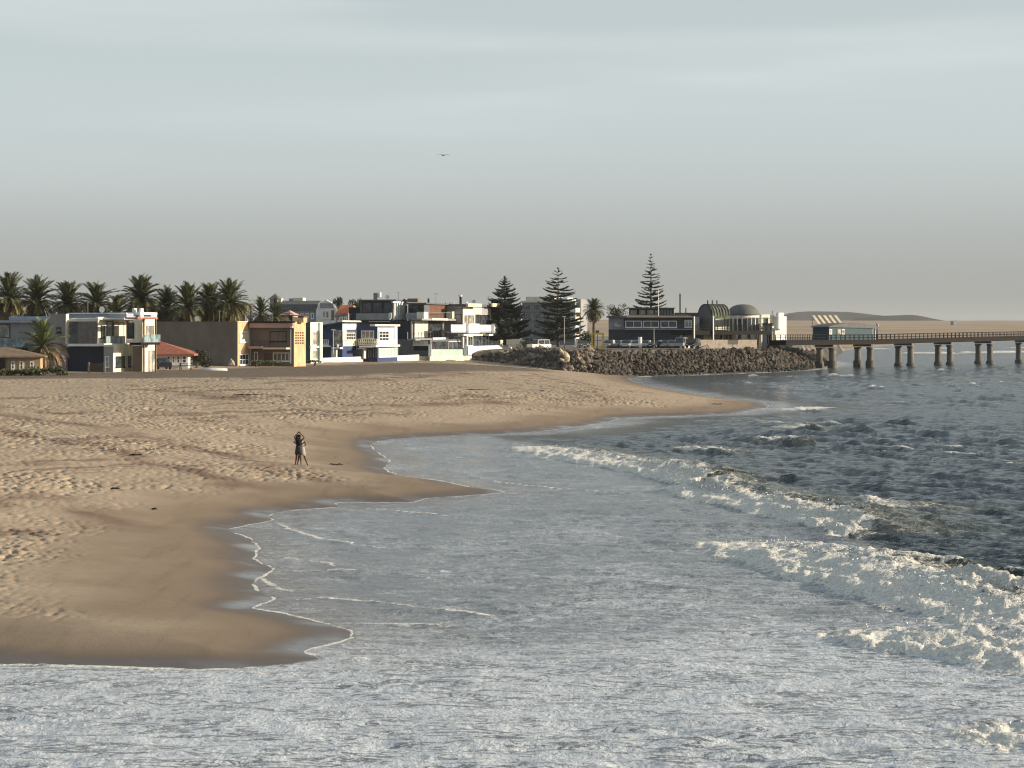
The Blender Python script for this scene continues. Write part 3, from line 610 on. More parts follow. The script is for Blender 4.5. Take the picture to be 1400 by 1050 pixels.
b.win('end', v2, 369, 392, 453, 467, 2, 1, 'dark_timber', 'glass'); b.win('end', v2, 373.5, 396, 482, 494, 4, 1, w=.12); b.panel('door', 'brown_panel', 'end', v2, 361, 371.5, 483, 497, .061, .12)
b.panel('balcony_slab', 'peach_fascia', 'end', v2, 362, 394, 475.2, 477.5, .003, 1.7); b.rail('end', v2, 353, 393, 466, 475, 1.6, 18, 'black_metal', .05)
b.panel('porch_roof', 'pink_fascia', 'end', v2, 342.6, 361, 473.5, 476.5, .062, 1.8)
b.win('end', v2, 347.5, 353, 481, 493, 1, 1, w=.12)
b.panel('downpipe', 'frame_white', 'end', v2, 397, 398, 450, 497, .062, .2); b.panel('wall_lamp', 'frame_white', 'end', v2, 397.2, 400.4, 446, 448.4, .9, 1.1)
for i in range(4):
    for j in range(5): b.panel('lattice_block', 'brown_panel', 'sea', v2, 404.3+i*3.1, 406+i*3.1, 454+j*3.5, 456.1+j*3.5, .003, .07)
b.vol('chimney', 'orange_plaster', 408, 415, 418, 434, 441, y0=y0+1.5, L=1.5); b.vol('chimney_cap', 'brown_panel', 407.5, 415.4, 418.5, 432, 434, y0=y0+1.4, L=1.7)
# --- narrow mint and teal house
b = Bld('mint_house', 'narrow pale mint house with teal side wall beside the orange house', 'house', 424.5, 496, 372, TH)
v = b.vol('wall', 'mint_plaster', 417, 424.5, 441, 440.5, 497, sink=1.2); b.panel('side_panel', 'teal_paint', 'end', v, 416, 424.2, 440, 498)
b.win('sea', v, 427, 433, 453, 472.5, 2, 1, w=.14, gm='sheer_glass'); b.win('sea', v, 427, 433, 478, 491.5, 2, 1, w=.14, gm='sheer_glass'); b.panel('green_panel', 'green_panel', 'sea', v, 433.2, 438, 452, 494, .003, .09)
b.panel('string_course', 'white_paint', 'sea', v, 425, 440.6, 473, 475.5, .003, .22); b.panel('corner_pier', 'white_paint', 'sea', v, 438.2, 441, 441, 496, .003, .45)
# --- blue house with white bays
b = Bld('blue_house', 'navy blue house with pale bays, white balconies and a glass sunroom', 'house', 468, 492, 392, TH)
xa = b.xon(468, 0); x0 = b.xon(439, 0); z0 = b.z(494, xa, 0)-1; zl, zr_ = b.z(447.5, xa, 0), b.z(441, xa, 0); y1 = b.yon(487.5, xa)
MB().slab([(x0, z0), (xa, z0), (xa, zr_), (x0, zl)], 'y', 0, y1).build('wall', M['blue_wall'], b.root)
v = dict(x0=x0, x1=xa, y0=0, y1=y1, z0=z0, z1=zr_)
MB().slab([(x0-1, zl+.03), (xa+.8, zr_+.05), (xa+.8, zr_+.3), (x0-1, zl+.2)], 'y', -.8, y1+.5).build('roof', M['grey_roof'], b.root)
b.panel('roof_fascia', 'white_paint', 'sea', v, 468, 493, 438.3, 440, .003, .9)
b.panel('bay_wall', 'pale_blue_wall', 'sea', v, 468.2, 487.2, 442.5, 473.5); bb = b.panel('lower_bay', 'cream_plaster', 'sea', v, 468.6, 487, 452.5, 472.8, .051, .1)
b.win('sea', v, 472.3, 484.5, 455, 465, 5, 2, w=.1).location.x += .1; b.rail('sea', v, 468.5, 487, 464.5, 472.5, .35, 6, 'cream_plaster', .07)
b.panel('upper_glazing', 'sheer_glass', 'end', v, 455, 467, 451, 473); b.win('end', v, 440.5, 449.5, 464, 472, 3, 1, w=.12, gm='sheer_glass'); b.panel('blue_band', 'blue_wall', 'end', v, 440, 455, 452, 463.6, .003, .3)
b.panel('floor_beam', 'white_paint', 'end', v, 440, 452, 472.4, 474.4, .003, .5); b.panel('porch_shade', 'navy_paint', 'end', v, 441, 449.5, 475, 491, .003, .08)  # flat navy panel paints the shade inside the porch
b.panel('pillar', 'cream_plaster', 'end', v, 454, 460.5, 478, 491, .2, .8); b.panel('pergola_beam', 'white_paint', 'end', v, 455, 467, 474.6, 477, .2, 1.6); b.panel('pergola_post', 'white_paint', 'end', v, 461, 462.2, 470.5, 474.6, 1.0, 1.3)
y2 = y1
v2 = b.vol('wall', 'blue_wall', 487.8, 516, 543.5, 446, 491, y0=y2, sink=1)
b.win('end', v2, 494, 511.5, 452, 463, 3, 1, w=.13, gm='sheer_glass'); b.rail('end', v2, 489.5, 515.5, 463.2, 471.4, .9, 9, 'cream_plaster', .13); b.panel('balcony_back', 'cream_plaster', 'end', v2, 489.5, 515.5, 466, 469.5, .7, .8)
b.panel('balcony_slab', 'grey_plaster', 'end', v2, 488, 516, 471.6, 473, .003, 1.0); b.panel('canopy', 'white_paint', 'end', v2, 492, 517, 472.8, 475, 1.01, 1.8)
b.panel('bay_wall', 'pale_blue_wall', 'sea', v2, 516.2, 543.3, 446, 463.5); b.panel('lower_bay', 'cream_plaster', 'sea', v2, 516.2, 543.3, 463.6, 471, .003, .12); b.panel('roof_fascia', 'white_paint', 'sea', v2, 513, 547, 443.6, 446, .003, 1.0)
b.win('sea', v2, 517.3, 530.5, 452, 466.5, 3, 3, w=.16).location.x += .1; b.panel('corner_post', 'white_paint', 'sea', v2, 540.5, 543, 448, 466, .051, .2)
b.panel('canopy', 'white_paint', 'sea', v2, 514, 547, 471.5, 474, .003, 1.0); b.win('sea', v2, 517, 543.5, 475.5, 488, 6, 1, 'pale_blue_wall', 'mint_glass', .14, 'sunroom')
b.panel('gate', 'navy_paint', 'end', v2, 501, 515.5, 475.5, 490, .003, .2); 
for i in range(4): b.panel('gate_bar', 'grey_metal', 'end', v2, 503.5+i*3.4, 504+i*3.4, 476, 489, .201, .25)
b.panel('garage_wall', 'dark_grey_plaster', 'end', v2, 461.5, 497.3, 478, 491, .3, 1.2); b.panel('gate_post', 'white_paint', 'end', v2, 497.6, 499.6, 476, 490, .3, 1.4); b.panel('garage_roof', 'blue_fascia', 'end', v2, 491, 501, 475.5, 477.4, .3, 1.8)
# --- grey three-storey house with stepped terraces
b = Bld('grey_terraced_house', 'large dark grey three-storey house with glazed roof storey and stepped white balconies', 'house', 588, 489, 424, TH)
v = b.vol('wall', 'grey_plaster', 541, 588, 632, 464.5, 490, sink=1.5); v['o'].data.materials[0] = M['dark_grey_plaster']
b.win('end', v, 565, 585, 465.8, 472, 4, 1, gm='curtain', w=.1); b.panel('dark_band', 'black_metal', 'end', v, 566, 587, 473, 479, .003, .1)
b.win('sea', v, 591, 612, 466.5, 478, 3, 1, 'brown_panel', 'glass', .12); b.win('sea', v, 613, 630, 466.5, 478, 3, 1, 'frame_white', 'glass', .1)
vm = b.vol('middle_storey', 'dark_grey_plaster', 533, 566, 626, 438.5, 464.5, y0=.8)
b.panel('void_shade', 'navy_paint', 'end', vm, 534, 560.5, 438.6, 463.5); b.panel('column', 'white_paint', 'end', vm, 562.5, 563.6, 439, 463, .3, .45); b.panel('column', 'white_paint', 'end', vm, 557, 557.6, 454, 463, .3, .4)  # flat navy panel paints the shade of the open storey
b.win('sea', vm, 566.6, 584.5, 438.8, 461, 4, 1, 'frame_white', 'curtain', .1, 'curtained_window'); b.win('sea', vm, 585, 604, 438.8, 462, 2, 1, 'brown_panel', 'glass', .16); b.panel('column', 'cream_plaster', 'sea', vm, 605.5, 610.5, 438.8, 463, .003, .3); b.win('sea', vm, 611, 620, 438.8, 462, 1, 1, 'frame_dark', 'sheer_glass', .1)
b.panel('balcony_slab', 'grey_plaster', 'sea', vm, 568, 627, 462.8, 465, .003, 1.6); b.panel('lit_slab_edge', 'white_paint', 'sea', vm, 592, 613.5, 461.5, 464, 1.605, 1.8)  # white strip paints a sunlit stretch on the balcony slab
b.rail('sea', vm, 572, 626, 453.5, 462.5, 1.5, 14, 'grey_metal', .06, None)
vt = b.vol('roof_storey', 'dark_grey_plaster', 492, 538, 557, 411.5, 438.4, y0=2.6, L=None)
for i in range(3): b.win('end', vt, 495+i*14.4, 508.6+i*14.4, 412.8, 428, 1, 1, 'frame_dark', 'glass', .12)
b.panel('parapet', 'grey_plaster', 'end', vt, 488, 534, 428.4, 437.6, .3, 1.4); b.panel('parapet_end', 'white_paint', 'end', vt, 531.5, 535.6, 427.5, 435.5, 1.41, 1.6); b.panel('floor_edge', 'navy_paint', 'end', vt, 488, 537.5, 437.7, 439.6, .3, 1.8)
b.panel('lower_wall', 'dark_grey_plaster', 'end', vt, 488, 533, 440, 453, .003, .1); b.vol('roof', 'grey_roof', 490, 541, 560, 409.4, 411.4, y0=2.0)  # plain wall below the parapet, in the same dark grey as the storey
for i in range(5): b.panel('fin', 'white_paint', 'sea', vt, 539.5+i*3.2, 540.7+i*3.2, 414.5, 437, .003, .35)
b.panel('dark_glazing', 'glass', 'sea', vt, 538.5, 556, 414.5, 437); b.panel('top_beam', 'white_paint', 'sea', vt, 538, 557, 412.3, 414.4, .003, .4)
b.vol('air_handler', 'grey_metal', 510.5, 516, 520, 400.5, 409.3, y0=4, L=1.2); b.vol('air_handler_face', 'white_paint', 516.1, 519.4, 520.5, 400, 406, y0=3.9, L=.8); b.vol('left_wing', 'navy_paint', 477, 492, 494, 420, 440, y0=3.5, L=5)
v9 = b.vol('roof_storey', 'dark_grey_plaster', 558, 580, 612, 416, 438.4, y0=5.0)
b.panel('dark_glazing', 'glass', 'end', v9, 558.5, 579, 417, 427.5); b.panel('parapet', 'grey_plaster', 'end', v9, 556.5, 579.6, 427.8, 436.8, .3, 1.8); b.panel('parapet_end', 'cream_plaster', 'sea', v9, 579.6, 585.5, 426.5, 435.8, .2, 1.6)
b.panel('dark_glazing', 'brown_panel', 'sea', v9, 588, 611, 417, 434); b.vol('roof', 'grey_roof', 556, 583, 616, 413.8, 415.8, y0=4.5)
b.rail('sea', v9, 586, 617, 427, 436, 1.6, 9, 'grey_metal', .06); b.panel('parapet_end', 'cream_plaster', 'sea', v9, 618.5, 624.5, 426, 435.6, .6, 1.7); b.panel('terrace_slab', 'grey_plaster', 'sea', v9, 577, 626.5, 436, 438.2, .003, 2.0); b.panel('lit_slab_edge', 'white_paint', 'sea', v9, 591, 612.5, 435.4, 437.9, 2.005, 2.15)  # white strip on the grey terrace slab paints its sunlit stretch
for px, t_ in ((552.5, 408.5), (585.5, 408)): b.vol('flue', 'black_metal', px-1, px+.6, px+1.2, t_, 416, y0=6, L=.5)
b.vol('roof_tank', 'brown_roof', 557, 571, 574, 408, 413, y0=8, L=2)
# --- white apartment house with jutting balcony fronts
b = Bld('white_balcony_house', 'white three-storey house with jutting bright balcony fronts beside the rock wall', 'house', 633, 486, 442, TH)
v = b.vol('wall', 'cream_plaster', 600, 633, 691, 419, 487, sink=1.5)
b.panel('side_wall', 'grey_plaster', 'end', v, 600, 632.6, 421, 488); b.win('end', v, 621, 631, 429.5, 443, 1, 1, 'frame_dark'); b.win('end', v, 621, 631, 460, 474, 2, 1, 'frame_white')
b.vol('roof', 'grey_roof', 596, 636, 696, 415.6, 418.9, y0=-.6)
b.panel('roof_fascia', 'peach_fascia', 'sea', v, 640, 659, 415, 419.6, 1.3, 1.7); b.panel('roof_fascia', 'peach_fascia', 'sea', v, 673.5, 692, 415, 419.6, 1.3, 1.7)
b.win('sea', v, 634, 648.4, 430, 443.5, 3, 1, 'frame_white', 'sheer_glass', .12); b.win('sea', v, 649.8, 669, 430, 443.5, 3, 1, 'frame_dark', 'glass', .1); b.win('sea', v, 671, 684.5, 430, 443.5, 3, 1, 'frame_white', 'sheer_glass', .12)
b.panel('bay_shade', 'grey_plaster', 'sea', v, 659, 669.5, 420.5, 429.5); b.panel('corner_pier', 'cream_plaster', 'sea', v, 687, 690.8, 419.5, 444, .003, .5)  # grey strip paints the shade between the lit bays
b.panel('balcony_wall', 'white_paint', 'sea', v, 617, 675, 444, 453, .9, 1.05); b.panel('balcony_floor', 'grey_plaster', 'sea', v, 617, 690, 453.2, 455, .003, 1.0)
for a, c in ((641, 655.5), (675.5, 691)): b.panel('balcony_front', 'white_paint', 'sea', v, a, c, 442.5, 455.5, 1.06, 1.6)
for a, c in ((634, 648.5), (668.5, 683)): b.panel('canopy', 'white_paint', 'sea', v, a, c, 456.6, 459, .003, 1.2)
b.win('sea', v, 633.8, 646, 459.5, 473, 4, 1, 'frame_white', 'glass', .1); b.win('sea', v, 647, 667, 459, 473, 4, 1, 'frame_dark', 'glass', .1); b.win('sea', v, 668.4, 682.5, 459, 473, 4, 1, 'frame_white', 'glass', .12)
for px in (639, 683.6): b.panel('column', 'white_paint', 'sea', v, px-.6, px+.6, 459, 473, 1.0, 1.25)
b.panel('terrace_wall', 'white_paint', 'sea', v, 640, 700, 472.5, 484, 2.0, 2.3); b.panel('terrace_floor', 'grey_plaster', 'sea', v, 634, 698, 475, 477, .003, 1.99)
for i, px in enumerate((610, 616, 620.5, 638)): b.vol('roof_vent', 'white_paint', px-1.4, px, px+1.2, 412.6, 416, y0=4+i*.2, L=.6)
b.vol('flue', 'black_metal', 628, 630, 631, 405.5, 416, y0=5, L=.7); MB().tube([(b.xon(629.2, 5.3), 5.3, b.z(405.4, b.xon(629.2, 5.3), 5.3)), (b.xon(629.2, 5.3), 5.3, b.z(403.2, b.xon(629.2, 5.3), 5.3))], .38, 8).build('flue_cap', M['white_paint'], b.root)
# --- aerials, dishes and gutters on the roofs
def aerial(bld, px, py, dp, hgt):
    x = bld.xon(px, dp); z = bld.z(py, x, dp); a = MB(); a.box(x-.03, x+.03, dp-.03, dp+.03, z-.3, z+hgt)
    for k in range(5): a.box(x-.5+.06*k, x+.5-.06*k, dp-.015+.16*k, dp+.015+.16*k, z+hgt-.12, z+hgt-.09)
    a.box(x-.02, x+.02, dp, dp+.66, z+hgt-.13, z+hgt-.08); a.build('aerial', M['grey_metal'], bld.root)
def dish(bld, px, py, dp, r=.42):
    x = bld.xon(px, dp); z = bld.z(py, x, dp); R_ = [(r*math.sin(t), -.22*r*(1-math.cos(t))) for t in np.linspace(.02, 1.3, 6)]; n = 14
    vs = [(x+q*math.cos(2*math.pi*k/n), dp+d_*2, z+.5+q*math.sin(2*math.pi*k/n)) for q, d_ in R_ for k in range(n)]
    MB().add(vs, [(i*n+k, i*n+(k+1) % n, (i+1)*n+(k+1) % n, (i+1)*n+k) for i in range(5) for k in range(n)]).build('satellite_dish', M['white_paint'], bld.root); MB().box(x-.03, x+.03, dp+.02, dp+.08, z-.2, z+.5).build('dish_post', M['grey_metal'], bld.root)
for nm, items in (('modern_house', [('a', 120, 428, 5, 1.6), ('d', 140, 428.5, 4)]), ('orange_house', [('a', 300, 440, 4, 1.7), ('d', 270, 440, 3), ('a', 372, 440, 9, 1.4)]), ('blue_house', [('a', 478, 441, 3, 1.5)]), ('grey_terraced_house', [('a', 545, 411, 6, 1.6), ('d', 530, 410, 6), ('a', 596, 415, 8, 2.0)]), ('white_balcony_house', [('d', 648, 416, 5), ('a', 668, 416, 7, 1.6)])):
    r_ = bpy.data.objects[nm]; bb = Bld.__new__(Bld); bb.C = r_.location.copy(); bb.th = -r_.rotation_euler.z; bb.n = (math.cos(bb.th), -math.sin(bb.th)); bb.d = (math.sin(bb.th), math.cos(bb.th)); bb.root = r_
    for it in items:
        if it[0] == 'a': aerial(bb, *it[1:])
        else: dish(bb, *it[1:])
# --- garden walls and glass fences
def wall_thing(name, label, cat, px0, px1, D0, D1, yt0, yb0, m, th=.25, posts=0, post_m=None, cap=None, yt1=None, yb1=None, sink=.8):
    A, B_ = at(px0, yb0, D0), at(px1, yb1 or yb0, D1); z = at(px0, yt0, D0).z; z1 = at(px1, yt1 or yt0, D1).z; d = (B_-A); d.z = 0; L = d.length; d.normalize(); n = Vector((d.y, -d.x, 0))*th
    root = empty(name, A, 0, label, cat); w = MB(); o = A
    P = [Vector((0,0,-sink)), d*L+Vector((0,0,B_.z-A.z-sink))]; T = [Vector((0,0,z-A.z)), d*L+Vector((0,0,z1-A.z))]
    w.add([P[0], P[1], T[1], T[0], P[0]-n, P[1]-n, T[1]-n, T[0]-n], [(0,1,2,3),(7,6,5,4),(0,4,5,1),(1,5,6,2),(2,6,7,3),(3,7,4,0)])
    w.build('wall_panel', M[m], root)
    for i in range(posts):
        q = d*(L*i/max(posts-1, 1)); pz = (z-A.z)*(1-i/max(posts-1, 1))+(z1-A.z)*i/max(posts-1, 1)
        MB().box(q.x-.28, q.x+.28, q.y-.5, q.y+.15, -sink, pz+.9).build('post', M[post_m or m], root)
    return root
wall_thing('garden_wall', 'low white garden wall in front of the blue house', 'wall', 439, 497, 384, 398, 489.5, 493, 'white_paint', yt1=487.5, yb1=491)
wall_thing('garden_wall', 'low cream garden wall along the foot of the grey three-storey house', 'wall', 515, 573, 402, 420, 487.5, 491.5, 'cream_plaster', yt1=484.8, yb1=490)
for i, px in enumerate((573.5, 578, 582.5)):
    A = at(px, 490.5, 420); 
wall_thing('garden_wall', 'short stretch of low white wall with gaps by the glass fence', 'wall', 574, 588, 421, 423, 487.2, 492, 'cream_plaster')
r = wall_thing('glass_fence', 'pale green glass fence between white gate posts on the beach edge', 'fence', 588, 636, 421, 428, 477.5, 487.2, 'mint_glass', .06, 2, 'white_paint', sink=.0)
wall_thing('garden_wall', 'white footing wall under the pale green glass fence', 'wall', 588, 645, 420.7, 429, 487.4, 492.5, 'cream_plaster', yt1=486, yb1=489)
# ------------------------------------------------------------------ town behind, restaurant, pier
TW = 8
b = Bld('gabled_hotel', 'long grey-roofed hotel with curved white gable and pyramid-roofed turret', 'hotel', 433, 450, 520, TW)
v = b.vol('wall', 'grey_plaster', 372, 433, 461, 424, 452, L=9, sink=6)
xm = .5*(v['x0']+v['x1']); zt = v['z1']
MB().add([(v['x0']-.3,-.5,zt),(v['x1']+.2,-.5,zt),(v['x1']+.2,9.5,zt),(v['x0']-.3,9.5,zt),(v['x0']+.5,4.5,b.z(411,v['x1'],4)),(v['x1'],4.5,b.z(411,v['x1'],4)),(v['x0']-.3,-.2,b.z(416,v['x1'],0)),(v['x1']+.2,-.2,b.z(416,v['x1'],0))], [(0,1,7,6),(6,7,5,4),(1,2,5,7),(2,3,4,5),(3,0,6,4),(0,3,2,1)]).build('roof', M['grey_roof'], b.root)
g = [(433,452),(433,424),(434,421),(436,417),(440,413.5),(444,411.5),(446.5,410),(449,411.5),(453,413.5),(457,417),(459.5,421),(461,424),(461,452)]
xg = [b.xon(p, -.3) for p, _ in g]
MB().slab([(x, b.z(y, xg[0], -.3)) for x, (_, y) in zip(xg, g)], 'y', -.9, .4).build('gable', M['white_paint'], b.root)
vg = dict(x0=xg[0], x1=xg[-1], y0=-.9, y1=.4, z0=0, z1=0)
b.win('end', vg, 440, 451, 424, 436, 2, 1, 'frame_white', 'sheer_glass', .3); b.panel('gable_panel', 'grey_plaster', 'end', vg, 437.5, 456, 414.5, 421.5); b.panel('gable_panel', 'taupe_plaster', 'end', vg, 453, 457, 424, 438)
vt = b.vol('turret', 'grey_plaster', 369, 379, 383, 409, 424, y0=2, L=3.4); xa, xb, zt = vt['x0']-.4, vt['x1']+.4, vt['z1']; ya, yb_ = 1.6, 5.8
MB().add([(xa,ya,zt),(xb,ya,zt),(xb,yb_,zt),(xa,yb_,zt),((xa+xb)/2,(ya+yb_)/2,b.z(401,xb,2))], [(0,1,4),(1,2,4),(2,3,4),(3,0,4),(0,3,2,1)]).build('turret_roof', M['grey_roof'], b.root)
b.vol('turret_annex', 'cream_plaster', 380, 384.5, 386, 408, 420, y0=3, L=2); b.vol('roof_room', 'cream_plaster', 401, 414, 416, 407, 415, y0=4.4, L=3); b.vol('roof_room', 'grey_plaster', 395, 401, 402, 408, 415, y0=4.8, L=3)
for i in range(4): b.win('end', v, 404+i*7, 408+i*7, 428, 436, 1, 1, 'frame_white', w=.2)
b = Bld('orange_roofed_house', 'house with bright orange roof behind the blue house', 'house', 476, 450, 500, TW)
v = b.vol('wall', 'grey_plaster', 459, 476, 479, 428, 452, L=8, sink=5); zt = v['z1']; x0, x1 = v['x0']-.4, v['x1']+.8
MB().add([(x0,-.4,zt-.9),(x1,-.4,zt+.5),(x1,8.4,zt+.5),(x0,8.4,zt-.9),(x0+.9,2.5,b.z(417,x1,0)),(x1,2.5,b.z(417,x1,0))], [(0,1,5,4),(1,2,5),(2,3,4,5),(3,0,4),(0,3,2,1)]).build('roof', M['orange_roof'], b.root)
b.win('end', v, 464, 469, 433, 440, 2, 1, w=.2); b.win('end', v, 470.5, 474, 433, 440, 1, 1, w=.2)
b = Bld('pink_roofed_house', 'small house with pinkish tiled roof behind the brown balcony house', 'house', 395, 450, 430, TW)
v = b.vol('wall', 'peach_fascia', 374, 395, 400, 432, 452, L=7, sink=3); zt = v['z1']; x0, x1 = v['x0']-.4, v['x1']+.4
MB().add([(x0,-.4,zt-.2),(x1,-.4,zt+.2),(x1,7.4,zt+.2),(x0,7.4,zt-.2),(x0+.6,3.5,b.z(424,x1,0)-.4),(x1-1,3.5,b.z(424,x1,0))], [(0,1,5,4),(1,2,5),(2,3,4,5),(3,0,4),(0,3,2,1)]).build('roof', M['pink_fascia'], b.root)
b.panel('dark_gable', 'dark_timber', 'sea', v, 395, 400, 428, 440)
b = Bld('brick_house', 'dark two-storey house rising behind the orange house by the street lamp', 'house', 335, 450, 420, TW)
v = b.vol('wall', 'dark_grey_plaster', 322, 335, 338, 416, 452, L=6, sink=3); b.panel('chimney', 'cream_plaster', 'end', v, 321, 324, 412, 424, .003, .6); b.win('end', v, 327, 333, 420, 428, 2, 1, w=.12)
b.vol('roof', 'grey_roof', 320, 337, 340, 413.5, 415.8, y0=-.4, L=7)
# --- apartment block behind the pines
b = Bld('apartment_block', 'long five-storey apartment block behind the tall pines', 'apartments', 786, 470, 560, 26)
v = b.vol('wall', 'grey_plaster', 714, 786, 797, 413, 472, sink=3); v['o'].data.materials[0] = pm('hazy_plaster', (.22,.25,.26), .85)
b.panel('cornice', 'cream_plaster', 'end', v, 713, 787, 411, 413.4, .003, .4); b.vol('roof_pavilion', 'cream_plaster', 719, 758, 764, 405.5, 411, y0=4, L=5); b.vol('roof_pavilion', 'white_paint', 762, 776, 780, 407, 411, y0=5, L=5)
for r_ in range(4):
    for c_ in range(5): b.win('end', v, 716+c_*13.6, 725+c_*13.6, 416+r_*12.5, 424+r_*12.5, 3, 1, 'grey_metal', 'glass', .12)
    b.panel('floor_band', 'grey_metal', 'end', v, 714, 786, 425.6+r_*12.5, 426.6+r_*12.5, .003, .3)
    b.panel('balcony_front', 'cream_plaster', 'sea', v, 787, 793, 421+r_*12, 427+r_*12, .003, 1.4); b.win('sea', v, 788, 795, 414+r_*12, 420.4+r_*12, 1, 1, 'frame_dark', w=.1)
b.vol('stair_core', 'grey_plaster', 787, 794, 799, 409, 472, y0=v['y1']-3, L=4)
# --- dark blue restaurant building on the rock head
b = Bld('restaurant_building', 'long dark blue restaurant with white framed windows and roof pavilion above the rocks', 'restaurant', 960, 478, 472, 5)
v = b.vol('wall', 'tug_blue', 832, 960, 972, 450, 480, L=10, sink=1.5)
vu = b.vol('upper_wall', 'tug_pale', 832, 853, 854, 434.5, 450.5, y0=-.2, L=9.8); b.win('end', vu, 838, 851, 440, 447.5, 1, 1, 'grey_metal', 'sheer_glass', .12)
vw = b.vol('window_wall', 'tug_blue', 853, 948, 949, 434, 450.4, y0=-.6, L=10)
for a, c in ((855, 877.5), (879, 901), (903, 925.5)): b.win('end', vw, a, c, 438.5, 448, 2, 1, 'frame_white', 'glass', .16)
b.win('end', vw, 936, 946, 437.5, 447.5, 2, 3, 'frame_white', 'sheer_glass', .12)
b.panel('floor_band', 'tug_pale', 'end', vw, 853, 948, 449.6, 450.8, .003, .5); b.vol('left_roof', 'grey_roof', 829, 857, 858, 432, 434.2, y0=-1.0, L=11)
x0, x1 = b.xon(850, -1), b.xon(950, -1); z0 = b.z(434, x1, -1)
MB().add([(x0,-1.4,z0),(x1,-1.4,z0),(x1,10,z0),(x0,10,z0),(x0+1.6,3,b.z(430,x1,3)),(x1-1.6,3,b.z(430,x1,3))], [(0,1,5,4),(1,2,5),(2,3,4,5),(3,0,4),(0,3,2,1)]).build('roof', M['brown_roof'], b.root)
vp = b.vol('roof_pavilion', 'dark_timber', 860, 921, 923, 421.5, 431.5, y0=3.2, L=4); b.panel('pavilion_roof', 'grey_roof', 'end', vp, 858, 923, 420.6, 422, .003, .6)
for i, a in enumerate((862, 874, 885, 895)): b.win('end', vp, a, a+8.5, 423.5, 430, 3, 1, 'grey_metal', 'sheer_glass', .14)
for i in range(6): b.panel('pavilion_post', 'frame_dark', 'end', vp, 899+i*4, 900+i*4, 422, 431, .3, .5)
b.panel('open_terrace', 'tug_pale', 'end', vp, 900, 920, 423, 431); b.vol('side_porch', 'grey_plaster', 950, 956, 958, 433, 452, y0=-.3, L=5); b.panel('downpipe', 'frame_white', 'end', v, 947.6, 949, 435, 477, .5, .7)
b.vol('rear_roof', 'grey_roof', 922, 962, 964, 427.5, 434, y0=5, L=5)
b.vol('flue', 'black_metal', 928.8, 930.6, 931, 401.5, 434, y0=6, L=.5); b.vol('flue', 'black_metal', 937, 938.4, 939, 421, 434, y0=6, L=.4)
o = empty('flag_mast', at(900.2, 431, 474), 0, 'tall white mast rising from the restaurant roof in front of the pine', 'mast')
MB().tube([(0,0,-.2),(0,0,5.6)], [.11,.06], 6).build('pole', M['white_paint'], o); MB().tube([(-.5,0,4.6),(.5,0,4.6)], .04, 5).build('yard', M['white_paint'], o)
# --- barrel-roofed glass hall, dome, white blocks and deck of the quay
def onq(px, py, D): return at(px, py, D)
o = empty('barrel_hall', at(976, 447, 476), math.radians(-58), 'green barrel-roofed hall with raised curved ribs', 'hall')
R, Lh, zs = 2.35, 4.5, 2.3
arc = [(R*math.cos(t), zs+R*math.sin(t)) for t in np.linspace(0, math.pi, 17)]
MB().slab([(R, -3)]+arc+[(-R, -3)], 'y', -Lh/2, Lh/2).build('vault', M['green_glass'], o, smooth=False)
for i in range(7):
    y = -Lh/2+Lh*i/6; rb = MB()
    pts = [(p[0]*1.03, y, p[1]*1.0+.06) for p in arc]
    for a, c in zip(pts[:-1], pts[1:]): rb.bar(a, c, .2, .16, (0, 1, 0))
    rb.build('rib', M['concrete'] if i else M['dark_timber'], o)
MB().slab([(x*.93, z-.15) for x, z in [(R, -2.4)]+arc+[(-R, -2.4)]], 'y', -Lh/2-.2, -Lh/2-.004).build('end_wall', M['dark_grey_plaster'], o)
for y in (-1.6, -.4, .8): MB().tube([(0, y, zs+R), (0, y, zs+R+.9)], .14, 6).build('vent', M['black_metal'], o)
MB().box(R+.03, R+.35, -1.6, 1.2, -.6, 1.7).build('bright_panel', M['cream_plaster'], o)
o = empty('domed_pavilion', at(1016, 431, 500), 0, 'round grey domed pavilion with pale walls beside the barrel hall', 'pavilion')
pr = [(3.55,-5.5),(3.55,.0),(3.75,.02),(3.7,.25),(3.3,1.1),(2.5,1.85),(1.4,2.3),(.1,2.42)]; n = 24; mb = MB()
for i in range(n): pass
def lathe(pr, n=24):
    vs = [(r*math.cos(2*math.pi*k/n), r*math.sin(2*math.pi*k/n), z) for r, z in pr for k in range(n)]
    fs = [(i*n+k, i*n+(k+1) % n, (i+1)*n+(k+1) % n, (i+1)*n+k) for i in range(len(pr)-1) for k in range(n)]
    return MB().add(vs, fs+[tuple(range(n-1, -1, -1)), tuple((len(pr)-1)*n+k for k in range(n))])
lathe(pr[2:]).build('dome', M['dome_grey'], o, True); lathe(pr[:2]).build('drum', M['cream_plaster'], o, True)
for k in range(9):
    a = math.radians(-160+k*17.5); x, y = 3.56*math.cos(a), 3.56*math.sin(a); Mx = Matrix.Translation((x, y, 0)) @ Matrix.Rotation(a, 4, 'Z')
    MB().box(-.05, .04, -.38, .38, -4.2, -.5, Mx).build('window', M['glass'], o)
b = Bld('white_quay_house', 'white flat-roofed block with parapet right of the grey dome', 'house', 1041, 462, 506, 52)
v = b.vol('wall', 'cream_plaster', 1036, 1041, 1058, 430, 470, sink=3); b.vol('side_wing', 'white_paint', 1050, 1060, 1070, 432.5, 470, y0=v['y1']+.1, L=3.5); b.vol('corner_tower', 'white_paint', 1061, 1064.5, 1070, 427.5, 450, y0=v['y1']+.3, L=1.6)
b.win('sea', v, 1044, 1050, 434, 443, 2, 1, 'frame_dark', 'glass', .14); b.panel('pale_ledge', 'white_paint', 'sea', v, 1043, 1058, 446, 448.5, .003, .9); b.vol('mast', 'black_metal', 1055.6, 1056.1, 1056.4, 425, 429, y0=1, L=.1)
